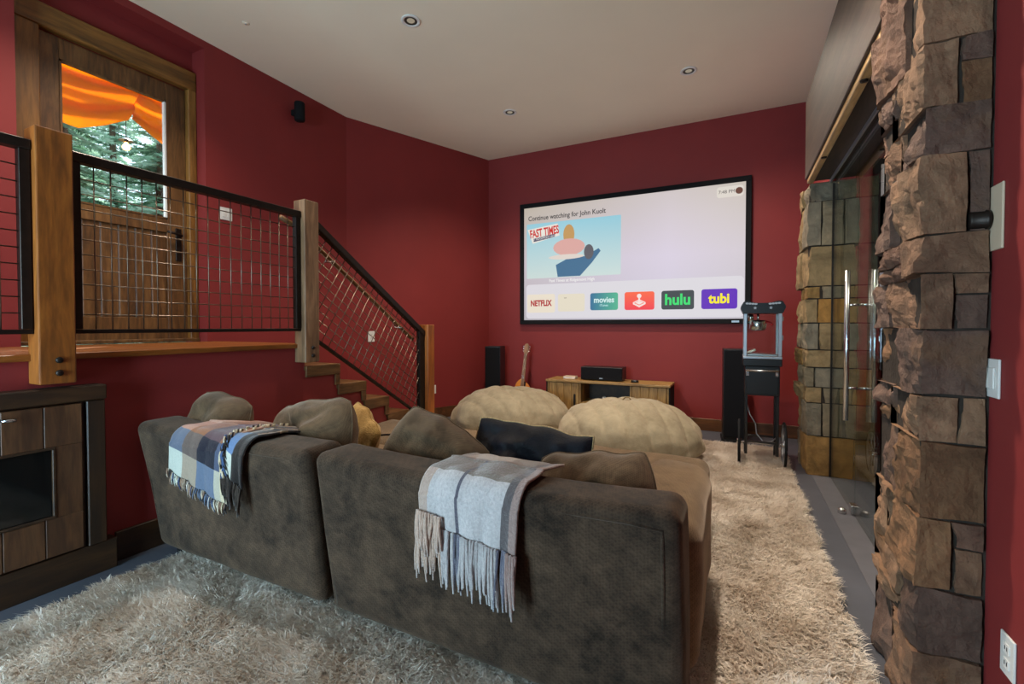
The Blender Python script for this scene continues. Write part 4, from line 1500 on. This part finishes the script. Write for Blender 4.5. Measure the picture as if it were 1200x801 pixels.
# ------------------------------------------------------------------ cushions
def pillow(name, label, loc, rot, w, h, t, mat, seed, back=None, crease=0.03, fringe=None, rnd=0.30):
    """a stuffed cushion standing in its own x-z plane, thickness along y"""
    g = thing(name, label, 'pillow', loc)
    g.rotation_euler = rot
    N = 34

    def side(s, m_, nm):
        verts, faces = [], []
        for j in range(N + 1):
            for i in range(N + 1):
                u, v_ = -1 + 2 * i / N, -1 + 2 * j / N
                ex, ez = (1 - u * u), (1 - v_ * v_)
                th = (max(0, ex) ** 0.5) * (max(0, ez) ** 0.5)
                pin = 0.11
                x = u * math.sqrt(1 - rnd * v_ * v_) * (1 - pin * ez * 0.35) * w / 2
                z = v_ * math.sqrt(1 - rnd * u * u) * (1 - pin * ex * 0.35) * h / 2
                q = Vector((x * 5 + seed, z * 5, seed))
                wr = noise.fractal(q, 0.8, 2, 3) * crease * (0.3 + th)
                wr += noise.noise(Vector((x * 4 + z * 3 + seed, z * 16 - x * 5, seed))) * crease * 0.8 * th
                y = s * (t / 2 * th + 0.0015) + wr * (0.25 + 0.75 * th) * (1 if th > 0.02 else 0.4)
                dz = noise.noise(Vector((u * 2.2, seed, 1.0))) * 0.018 * max(0, v_)
                verts.append((x, y, z + dz))
        for j in range(N):
            for i in range(N):
                a_, b_, c_, d_ = j * (N + 1) + i, j * (N + 1) + i + 1, (j + 1) * (N + 1) + i + 1, (j + 1) * (N + 1) + i
                faces.append((a_, b_, c_, d_) if s < 0 else (a_, d_, c_, b_))
        return raw(nm, verts, faces, m_, g, True)
    side(-1, mat, 'front_cover')
    side(1, back or mat, 'back_cover')
    edge = []
    for k_ in range(4 * N):
        sd_, f = divmod(k_, N)
        f = -1 + 2 * f / N
        u, v_ = [(f, -1), (1, f), (-f, 1), (-1, -f)][sd_]
        ex, ez = (1 - u * u), (1 - v_ * v_)
        x = u * math.sqrt(1 - rnd * v_ * v_) * (1 - 0.11 * ez * 0.35) * w / 2
        z = v_ * math.sqrt(1 - rnd * u * u) * (1 - 0.11 * ex * 0.35) * h / 2
        q = Vector((x * 5 + seed, z * 5, seed))
        wr = noise.fractal(q, 0.8, 2, 3) * crease * 0.3 * 0.25 * 0.4
        edge.append((x, wr, z + noise.noise(Vector((u * 2.2, seed, 1.0))) * 0.018 * max(0, v_)))
    edge.append(edge[0])
    tube('piping', edge, 0.005, fringe or mat, g, 6)
    return g


pillow('throw_pillow', 'brown pillow with pointed corner behind the plaid blanket near the red wall', (-2.84, 1.70, 0.73), (R(-16), R(10), R(4)), 0.48, 0.42, 0.26, M['pillow_brown'], 1.3)
pillow('throw_pillow', 'large creased brown pillow between the plaid blanket and the sofa corner', (-2.17, 1.82, 0.70), (R(-16), R(-9), R(-4)), 0.70, 0.48, 0.32, M['pillow_brown'], 4.7, None, 0.045)
pillow('throw_pillow', 'tan fuzzy pillow tucked behind the large creased brown pillow', (-2.14, 2.13, 0.655), (R(-20), R(28), R(-20)), 0.40, 0.36, 0.16, M['pillow_tan'], 9.1)
pillow('throw_pillow', 'brown pillow with one corner up beside the grey fringed throw', (-1.36, 1.85, 0.66), (R(-16), R(24), R(3)), 0.56, 0.48, 0.30, M['pillow_brown'], 12.9, None, 0.035)
pillow('throw_pillow', 'black satin pillow with gold sequin back resting on the grey throw', (-0.91, 2.02, 0.69), (R(-18), R(3), R(-4)), 0.66, 0.36, 0.20, M['pillow_black'], 15.0, M['gold'], 0.05, M['gold'], 0.10)
pillow('throw_pillow', 'slumped brown pillow wedged between the sofa back and the armrest', (-0.535, 1.86, 0.625), (R(-18), R(-10), R(-4)), 0.56, 0.40, 0.30, M['pillow_brown'], 19.4, None, 0.05)
tag(tube('charging_cable', [at(398, 524, y=2.05), at(410, 516, y=2.1), at(432, 511, y=2.15), at(452, 509, y=2.2), at(470, 509, y=2.25)], 0.006, M['blackmatte'], None, 8), 'thin black cable curving over the sofa between two brown pillows', 'cable')


# ------------------------------------------------------------------ blankets
def back_profile(s):
    """point on the upholstered back, s = distance from the top edge line; negative towards the seat, positive down the rear"""
    # rear face leans: y = 1.485 - .10*z/.8
    R_ = 0.085
    zt = 0.80
    if s < -0.12:                                    # over the pillows / seat side
        return Vector((0, 1.55 - (s + 0.12) * 0.9, zt + 0.018 - (-(s + 0.12)) * 0.18))
    if s < 0.0:
        return Vector((0, 1.45 - s * 0.85, zt + 0.012))
    arc = R_ * math.pi / 2
    if s < arc:
        a = s / R_
        return Vector((0, 1.45 - R_ * math.sin(a) * 0.9, zt + 0.012 - R_ * (1 - math.cos(a))))
    dz_ = s - arc
    z = zt + 0.012 - R_ - dz_
    y = 1.485 - 0.10 * z / 0.8 - 0.026
    return Vector((0, min(y, 1.45 - R_ * 0.9 + dz_ * 0.125), z))


def blanket(name, label, xa_top, xb_top, xa_bot, xb_bot, s0, s1, cell_color, mat, seed, wav, skew=0.0, nu=70, nv=90, lift=0.0):
    """a sheet laid over the sofa back; u runs across, v along its length"""
    t = thing(name, label, 'blanket', ((xa_top + xb_top) / 2, 1.45, 0.8))
    verts, faces, cols = [], [], []
    grid = []
    for j in range(nv + 1):
        v_ = j / nv
        for i in range(nu + 1):
            u = i / nu
            s = s0 + (s1 - s0) * v_ + skew * (u - 0.5) * max(0, v_ - 0.25)
            p = back_profile(s)
            f = max(0, min(1, (s + 0.05) / (s1 + 0.05)))
            x = (xa_top + (xb_top - xa_top) * u) * (1 - f) + (xa_bot + (xb_bot - xa_bot) * u) * f
            hang = max(0, min(1, (s - 0.05) / 0.25))
            fold = math.sin(u * wav * 2 * math.pi + seed + 0.8 * v_) * 0.013 * (0.25 + hang)
            fold += noise.noise(Vector((x * 7, s * 5, seed))) * 0.010
            p = Vector((x, p.y - abs(fold) * hang - 0.006 - lift * hang, p.z + (1 - hang) * (abs(fold) + 0.004)))
            x += noise.noise(Vector((s * 4, u * 2, seed))) * 0.012
            p.x = x
            verts.append(p)
            grid.append((u, v_))
    for j in range(nv):
        for i in range(nu):
            a_ = j * (nu + 1) + i
            faces.append((a_, a_ + 1, a_ + nu + 2, a_ + nu + 1))
            cols.append(cell_color((i + 0.5) / nu, (j + 0.5) / nv))
    o = raw('cloth', verts, faces, mat, None, True)
    at_ = o.data.attributes.new('dye', 'FLOAT_COLOR', 'FACE')
    at_.data.foreach_set('color', np.array(cols, dtype=np.float32).ravel())
    md = o.modifiers.new('thickness', 'SOLIDIFY')
    md.thickness = 0.009
    md.offset = 1.0
    under(o, t)
    return t, verts, nu, nv


def fringe(parent, pts_cols, length, r, mat, seed, strands=1, outward=Vector((0, -0.004, 0))):
    """strands hanging from the given points: one joined part"""
    rnd = random.Random(seed)
    bm = bmesh.new()
    lay = None
    cols = []
    for (p, c_) in pts_cols:
        for _ in range(strands):
            ln = length * rnd.uniform(0.75, 1.12)
            q = Vector(p) + Vector((rnd.uniform(-0.004, 0.004), rnd.uniform(-0.004, 0.002), 0))
            sw = Vector((rnd.uniform(-0.014, 0.014), rnd.uniform(-0.006, 0.002), 0))
            pts = [q, q + outward + sw * 0.4 + Vector((0, 0, -ln * 0.35)), q + outward * 1.3 + sw + Vector((0, 0.003, -ln * 0.7)), q + outward + sw * 1.3 + Vector((0, 0.006, -ln))]
            nf = len(bm.faces)
            add_tube(bm, pts, r, 5, True, [r, r * 1.1, r, r * 0.55])
            cols += [c_] * (len(bm.faces) - nf)
    bmesh.ops.recalc_face_normals(bm, faces=bm.faces)
    o = bm_obj('fringe', bm, mat, None, True)
    at_ = o.data.attributes.new('dye', 'FLOAT_COLOR', 'FACE')
    at_.data.foreach_set('color', np.array(cols, dtype=np.float32).ravel())
    o['kind'] = 'stuff'
    return under(o, parent)


plaid_cells = [  # rows from the seat side (first) to the hanging end (last); columns across
    [srgb(196, 150, 128), srgb(158, 112, 86), srgb(104, 78, 84), srgb(150, 104, 84), srgb(196, 158, 132)],
    [srgb(206, 168, 150), srgb(166, 118, 92), srgb(112, 84, 92), srgb(158, 110, 88), srgb(204, 166, 146)],
    [srgb(196, 140, 112), srgb(156, 98, 58), srgb(94, 66, 72), srgb(150, 96, 62), srgb(196, 150, 120)],
    [srgb(98, 106, 124), srgb(106, 88, 80), srgb(20, 22, 40), srgb(80, 88, 112), srgb(214, 186, 150)],
    [srgb(204, 206, 192), srgb(172, 152, 132), srgb(104, 116, 138), srgb(196, 186, 166), srgb(222, 204, 170)],
]


plaid_cells = [[tuple(x * 0.78 for x in c_[:3]) + (1,) for c_ in row] for row in plaid_cells]


def plaid_col(u, v_):
    ve = [0.0, 0.2, 0.42, 0.64, 0.81, 1.01]
    r_ = next(i for i in range(5) if v_ < ve[i + 1])
    ue = [0.0, 0.26, 0.55, 0.86, 0.93, 1.01]
    c_ = next(i for i in range(5) if u < ue[i + 1])
    return plaid_cells[r_][c_]


b1, v1, nu1, nv1 = blanket('plaid_blanket', 'blue tan and cream plaid blanket over the sofa back near the cabinet', -2.66, -2.20, -2.76, -2.27, -0.42, 0.34, plaid_col, M['plaid'], 2.0, 1.6, 0.16)
last = [(v1[nv1 * (nu1 + 1) + i] + Vector((0, -0.003, 0.004)), plaid_col(i / nu1, 0.99)) for i in range(0, nu1 + 1)]
mixc = [srgb(214, 200, 176), srgb(60, 70, 100), srgb(150, 120, 100), srgb(40, 34, 34)]
rn = random.Random(5)
fringe(b1, [(p_, rn.choice([c_, c_] + mixc)) for p_, c_ in last], 0.06, 0.0035, M['plaid'], 3, 1)
# the folded-under second end: a dark brown and cream fringed lap seen beside it
dk = [srgb(44, 34, 28), srgb(206, 188, 158), srgb(36, 28, 24), srgb(70, 92, 130)]


def lap_col(u, v_):
    if v_ > 0.55:
        return [srgb(92, 116, 152), srgb(40, 34, 32)][int(u * 2) % 2] if v_ < 0.8 else [srgb(190, 190, 176), srgb(34, 28, 26)][int(u * 2) % 2]
    return [srgb(54, 42, 34), srgb(150, 124, 96), srgb(40, 32, 28)][int(u * 9 + v_ * 13) % 3]


b2, v2, nu2, nv2 = blanket('blanket_fold', 'dark brown fringed lap of a throw lying next to the plaid blanket', -2.25, -2.05, -2.26, -2.12, -0.36, 0.26, lap_col, M['plaid'], 6.0, 1.2, 0.1, 30, 60, 0.0)
pts = []
for j in range(4, nv2 + 1, 1):
    pts.append((v2[j * (nu2 + 1) + rn.randint(0, 6)] + Vector((0.0, -0.006, 0.016)), rn.choice([srgb(216, 200, 172), srgb(190, 172, 140), srgb(50, 40, 34)]) if j < 40 else rn.choice(dk)))
fringe(b2, pts, 0.05, 0.004, M['plaid'], 8, 2)
fringe(b2, [(v2[nv2 * (nu2 + 1) + i] + Vector((0, -0.004, 0.006)), rn.choice([srgb(34, 26, 22), srgb(48, 38, 32), srgb(60, 50, 42)])) for i in range(0, nu2 + 1)], 0.13, 0.005, M['plaid'], 9, 1)


def throw_col(u, v_):
    if u > 0.86:
        return srgb(96, 88, 88) if u < 0.93 else srgb(150, 126, 118)
    if 0.40 < u < 0.43 and v_ > 0.3:
        return srgb(92, 88, 98)
    if v_ < 0.30:
        return srgb(188, 178, 168) if 0.1 < u < 0.55 else srgb(140, 128, 118)
    if v_ < 0.63:
        return srgb(122, 110, 100)
    return srgb(188, 180, 178) if u > 0.10 else srgb(176, 152, 138)


b3, v3, nu3, nv3 = blanket('fringed_throw', 'fluffy grey and white checked throw with long fringe on sofa back', -1.04, -0.63, -1.06, -0.66, -0.36, 0.27, throw_col, M['throw'], 9.0, 2.2, 0.06, 70, 90, 0.004)
lastrow = []
for i in range(0, nu3 + 1):
    u = i / nu3
    c_ = srgb(184, 156, 138) if u < 0.28 else (srgb(100, 98, 112) if (0.38 < u < 0.46 or 0.84 < u < 0.93) else (srgb(176, 168, 166) if u < 0.84 else srgb(150, 122, 114)))
    lastrow.append((v3[nv3 * (nu3 + 1) + i] + Vector((0, -0.006, 0.01)), c_))
fringe(b3, lastrow[::2], 0.20, 0.0065, M['throw'], 12, 2)
# shorter inner rows of the fringe on the pinkish side
fringe(b3, [(v3[(nv3 - 8) * (nu3 + 1) + i] + Vector((0, -0.012, 0.0)), srgb(188, 158, 140)) for i in range(0, 20, 2)], 0.15, 0.006, M['throw'], 14, 2)

# ================================================================== RUG
RX0, RX1, RY0, RY1 = -2.90, 0.46, 0.66, 5.70
rug = thing('shag_rug', 'large cream shaggy rug under the sofa and the cart', 'rug', (-1.2, 3.2, 0))
under(box('backing', RX0 + 0.03, RX1 - 0.03, RY0 + 0.03, RY1 - 0.03, 0.0005, 0.008, M['beige_plate']), rug)
k = NT('shag_pile')
ak = k.n('ShaderNodeAttribute', attribute_name='dye')
k.t.nodes.remove(k.b)
df = k.n('ShaderNodeBsdfDiffuse')
tl = k.n('ShaderNodeBsdfTranslucent')
k.l(ak.outputs['Color'], df.inputs[0])
k.l(ak.outputs['Color'], tl.inputs[0])
mx = k.n('ShaderNodeMixShader')
mx.inputs[0].default_value = 0.4
k.l(df.outputs[0], mx.inputs[1])
k.l(tl.outputs[0], mx.inputs[2])
k.l(mx.outputs[0], k.out.inputs['Surface'])
M['shag'] = k.m
rng = np.random.default_rng(7)


def hidden(x, y):
    """under the sofa blocks and bean bags no pile is needed"""
    return ((x > -3.0) & (x < -0.20) & (y > 1.62) & (y < 3.25)) | ((x > -3.4) & (x < -1.2) & (y > 3.2) & (y < 4.6)) | ((x < -1.6) & (y > 4.2))


def pile(n_tufts, blades):
    cx_ = rng.uniform(RX0, RX1, n_tufts)
    cy_ = rng.uniform(RY0, RY1, n_tufts)
    # ragged outline
    keep = ~hidden(cx_, cy_)
    cx_, cy_ = cx_[keep], cy_[keep]
    n = len(cx_)
    ang_ = np.array([noise.noise(Vector((a * 2.1, b * 2.1, 5.0))) * 2.0 + noise.noise(Vector((a * 9, b * 9, 9.0))) * 1.1 - 1.1 for a, b in zip(cx_, cy_)])
    tone = np.array([noise.noise(Vector((a * 5, b * 5, 2.0))) for a, b in zip(cx_, cy_)])
    N_ = n * blades
    rep = lambda a: np.repeat(a, blades)
    bx = rep(cx_) + rng.normal(0, 0.013, N_)
    by = rep(cy_) + rng.normal(0, 0.013, N_)
    a_ = rep(ang_ + rng.normal(0, 0.55, n)) + rng.normal(0, 0.35, N_)
    ln = rng.uniform(0.045, 0.085, N_)
    leanv = rng.uniform(0.45, 0.95, N_)
    w = rng.uniform(0.0016, 0.0032, N_)
    dx, dy_ = np.cos(a_), np.sin(a_)
    sxv, syv = -dy_, dx
    cl = rep(np.zeros(n))
    V = np.empty((N_, 5, 3), dtype=np.float32)
    h1 = ln * np.sqrt(np.maximum(0.05, 1 - (leanv * 0.7) ** 2)) * 0.52
    r1 = ln * leanv * 0.38
    h2 = ln * np.sqrt(np.maximum(0.05, 1 - leanv ** 2)) * 0.85
    h2 = np.maximum(h2, 0.012)
    r2 = ln * leanv * 0.95
    conv = 0.75
    tipx = bx + dx * r2 + (rep(cx_) - bx) * conv
    tipy = by + dy_ * r2 + (rep(cy_) - by) * conv
    midx = bx + dx * r1
    midy = by + dy_ * r1
    for idx, (X, Y, Z, S) in enumerate(((bx, by, np.full(N_, 0.006), -1), (bx, by, np.full(N_, 0.006), 1), (midx, midy, h1, 1), (midx, midy, h1, -1), (tipx, tipy, h2, 0))):
        V[:, idx, 0] = X + sxv * w * S
        V[:, idx, 1] = Y + syv * w * S
        V[:, idx, 2] = Z
    V = V.reshape(-1, 3)
    base = np.arange(N_) * 5
    loops = np.empty((N_, 7), dtype=np.int32)
    for c_, o_ in enumerate((0, 1, 2, 3, 3, 2, 4)):
        loops[:, c_] = base + o_
    me = bpy.data.meshes.new('pile')
    me.vertices.add(N_ * 5)
    me.vertices.foreach_set('co', V.ravel())
    me.loops.add(N_ * 7)
    me.loops.foreach_set('vertex_index', loops.ravel())
    me.polygons.add(N_ * 2)
    starts = np.empty((N_, 2), dtype=np.int32)
    starts[:, 0] = np.arange(N_) * 7
    starts[:, 1] = starts[:, 0] + 4
    me.polygons.foreach_set('loop_start', starts.ravel())
    me.update(calc_edges=True)
    me.validate()
    g = np.clip(0.58 + 0.5 * rep(tone) + rng.normal(0, 0.12, N_), 0, 1)
    ca = np.array(srgb(196, 178, 158)[:3])
    cb_ = np.array(srgb(248, 242, 234)[:3])
    colr = ca[None, :] + (cb_ - ca)[None, :] * g[:, None]
    colr = np.concatenate([colr, np.ones((N_, 1))], 1)
    colr = np.repeat(colr, 2, axis=0).astype(np.float32)
    at_ = me.attributes.new('dye', 'FLOAT_COLOR', 'FACE')
    at_.data.foreach_set('color', colr.ravel())
    o = finish('pile', me, M['shag'])
    o['kind'] = 'stuff'
    under(o, rug)
    return o


pile(72000, 12)

# ================================================================== OUTSIDE THE LANDING DOOR
struct(box('ground_outside', -18, XW - 0.35, -6, 12, 0.6, 0.9, plain('forest_floor', srgb(70, 78, 50), 0.95, noise_amt=0.4, nscale=2)))
kk = NT('orange_canvas')
kk.set(Base_Color=srgb(250, 140, 20), Roughness=0.8)
kk.t.nodes.remove(kk.b)
df = kk.n('ShaderNodeBsdfDiffuse')
df.inputs[0].default_value = srgb(255, 178, 40)
tl = kk.n('ShaderNodeBsdfTranslucent')
tl.inputs[0].default_value = srgb(255, 186, 50)
mx = kk.n('ShaderNodeMixShader')
mx.inputs[0].default_value = 0.6
kk.l(df.outputs[0], mx.inputs[1])
kk.l(tl.outputs[0], mx.inputs[2])
kk.l(mx.outputs[0], kk.out.inputs['Surface'])
M['orange'] = kk.m
XC = -5.25


def swag(poly_top, poly_bot, nfold, seed, nm, parent):
    """draped cloth between an upper and a lower edge, both lists of (y,z)"""
    nu, nv = 50, 40

    def samp(pl, u):
        f = u * (len(pl) - 1)
        i = min(int(f), len(pl) - 2)
        t = f - i
        return pl[i][0] * (1 - t) + pl[i + 1][0] * t, pl[i][1] * (1 - t) + pl[i + 1][1] * t
    verts, faces = [], []
    for j in range(nv + 1):
        v_ = j / nv
        for i in range(nu + 1):
            u = i / nu
            A, B = samp(poly_top, u), samp(poly_bot, u)
            y, z = A[0] * (1 - v_) + B[0] * v_, A[1] * (1 - v_) + B[1] * v_
            dp = 0.075 * math.sin(v_ * nfold * math.pi + 1.4 * u + seed) * (0.35 + math.sin(math.pi * min(1, u + 0.1)) * 0.65) + 0.02 * noise.noise(Vector((u * 3, v_ * 8, seed)))
            verts.append((XC + dp, y, z))
    for j in range(nv):
        for i in range(nu):
            a_ = j * (nu + 1) + i
            faces.append((a_, a_ + 1, a_ + nu + 2, a_ + nu + 1))
    o = raw(nm, verts, faces, M['orange'], None, True)
    md = o.modifiers.new('thickness', 'SOLIDIFY')
    md.thickness = 0.004
    return under(o, parent)


aw = thing('orange_awning', 'orange draped cloth awning hanging outside the landing door', 'awning', (XC, 2.3, 3.0))


def oc(px, py):
    p_ = at(px, py, x=XC)
    return (p_.y, p_.z)


swag([oc(50, 40), oc(110, 68), oc(170, 95)], [oc(50, 135), oc(72, 140), oc(95, 148), oc(125, 146), oc(152, 140)], 5.0, 0.4, 'drape', aw)
swag([oc(166, 92), oc(185, 105), oc(215, 118)], [oc(152, 140), oc(175, 160), oc(215, 185)], 4.0, 2.0, 'drape', aw)
pb = thing('trim_2', None, None, kind='structure')
box('porch_beam', XC - 0.03, XC + 0.30, 0.3, 5.2, 3.92, 4.0, M['trimwood_h'], pb)
box('porch_beam', XC - 0.38, XC - 0.32, 0.3, 5.2, 3.92, 4.0, M['trimwood_h'], pb)
for yy in (0.4, 5.0):
    box('porch_bracket', XC - 0.32, XC - 0.03, yy, yy + 0.1, 3.92, 4.0, M['trimwood_h'], pb)
    box('porch_bracket', XC + 0.30, XW - 0.35, yy, yy + 0.1, 3.92, 4.0, M['trimwood_h'], pb)
zt_aw = 3.92
for px_ in (50, 110, 168, 212):
    p_ = at(px_, 36 + 0.46 * (px_ - 50), x=XC)
    under(tube('hanging_rope', [(XC, p_.y, p_.z - 0.02), (XC, p_.y, zt_aw)], 0.006, M['orange'], None, 6), aw)
# hanging bulb
blb = thing('hanging_bulb', 'glowing warm bulb hanging outside the landing door glass', 'lamp', at(148, 172, x=XC - 0.35))
lathe('bulb', [(0.0, -0.035), (0.022, -0.028), (0.033, -0.008), (0.030, 0.010), (0.014, 0.034), (0.013, 0.045), (0.0, 0.045)], emis('bulb_glow', (1, 0.42, 0.07, 1), 26), blb, 18)
lathe('socket', [(0.016, 0.044), (0.018, 0.085), (0.0, 0.09)], M['black'], blb, 14)
tube('cord', [(0, 0, 0.085), (0, 0, 3.92 - blb.location.z)], 0.004, M['black'], blb, 6)
lathe('shade', [(0.018, 0.088), (0.065, 0.06), (0.067, 0.058), (0.020, 0.084)], M['alu'], blb, 20, caps=False)

M['needles'] = None
nk = NT('needles')
at_n = nk.n('ShaderNodeAttribute', attribute_name='dye')
nk.t.nodes.remove(nk.b)
df = nk.n('ShaderNodeBsdfDiffuse')
tl = nk.n('ShaderNodeBsdfTranslucent')
nk.l(at_n.outputs['Color'], df.inputs[0])
nk.l(at_n.outputs['Color'], tl.inputs[0])
mx = nk.n('ShaderNodeMixShader')
mx.inputs[0].default_value = 0.45
nk.l(df.outputs[0], mx.inputs[1])
nk.l(tl.outputs[0], mx.inputs[2])
nk.l(mx.outputs[0], nk.out.inputs['Surface'])
M['needles'] = nk.m
M['bark'] = plain('bark', srgb(84, 66, 50), 0.95, noise_amt=0.4, nscale=12, bump=0.8, bscale=20)


def conifer(label, x, y, h, rad, seed, nb=150):
    t = thing('conifer_tree', label, 'tree', (x, y, 0.9), 0, 'evergreens outside the landing door')
    tube('trunk', [(0, 0, 0), (0.03, 0.02, h * 0.5), (0, 0, h)], 0.1, M['bark'], t, 8, [0.13, 0.08, 0.02])
    rr = random.Random(seed)
    verts, faces, cols = [], [], []
    for b_ in range(nb):
        z0 = h * rr.uniform(0.04, 0.97)
        L_ = rad * (1 - z0 / h) ** 0.75 * rr.uniform(0.7, 1.1) + 0.12
        a = rr.uniform(0, 2 * math.pi)
        dirv = Vector((math.cos(a), math.sin(a), rr.uniform(-0.25, 0.1))).normalized()
        c_ = [srgb(130, 166, 142), srgb(160, 192, 170), srgb(100, 138, 112), srgb(180, 206, 188)][rr.randint(0, 3)]
        ns = int(14 + L_ * 22)
        for s in range(ns):
            f = (s + rr.random()) / ns
            base = Vector((0, 0, z0)) + dirv * L_ * f + Vector((0, 0, -0.10 * L_ * f * f))
            for sd2 in (-1, 1):
                side_ = Vector((-dirv.y, dirv.x, 0)) * sd2 + dirv * 0.6 + Vector((0, 0, rr.uniform(-0.5, 0.3)))
                side_.normalize()
                ln = rr.uniform(0.07, 0.15)
                wv = Vector((rr.uniform(-1, 1), rr.uniform(-1, 1), rr.uniform(-1, 1))).normalized() * 0.022
                i0 = len(verts)
                verts += [base - wv, base + wv, base + side_ * ln]
                faces.append((i0, i0 + 1, i0 + 2))
                cols.append(c_)
    o = raw('foliage', verts, faces, M['needles'], t)
    q_ = o.data.attributes.new('dye', 'FLOAT_COLOR', 'FACE')
    q_.data.foreach_set('color', np.array(cols, dtype=np.float32).ravel())
    o['kind'] = 'stuff'


for i, (x, y, h, r_, n_) in enumerate(((-7.5, 2.6, 5.0, 0.8, 330), (-8.3, 4.1, 5.6, 0.8, 360), (-10.2, 3.4, 6.5, 0.9, 400),
                                       (-10.4, 5.5, 6.6, 0.9, 420), (-12.4, 4.35, 7.4, 1.0, 440), (-12.7, 6.6, 7.4, 1.0, 440), (-14.7, 6.15, 9.0, 1.15, 620), (-15.2, 8.7, 9.0, 1.1, 520))):
    conifer('slim pale green evergreen tree seen through the landing door glass', x, y, h, r_, i + 1, n_)
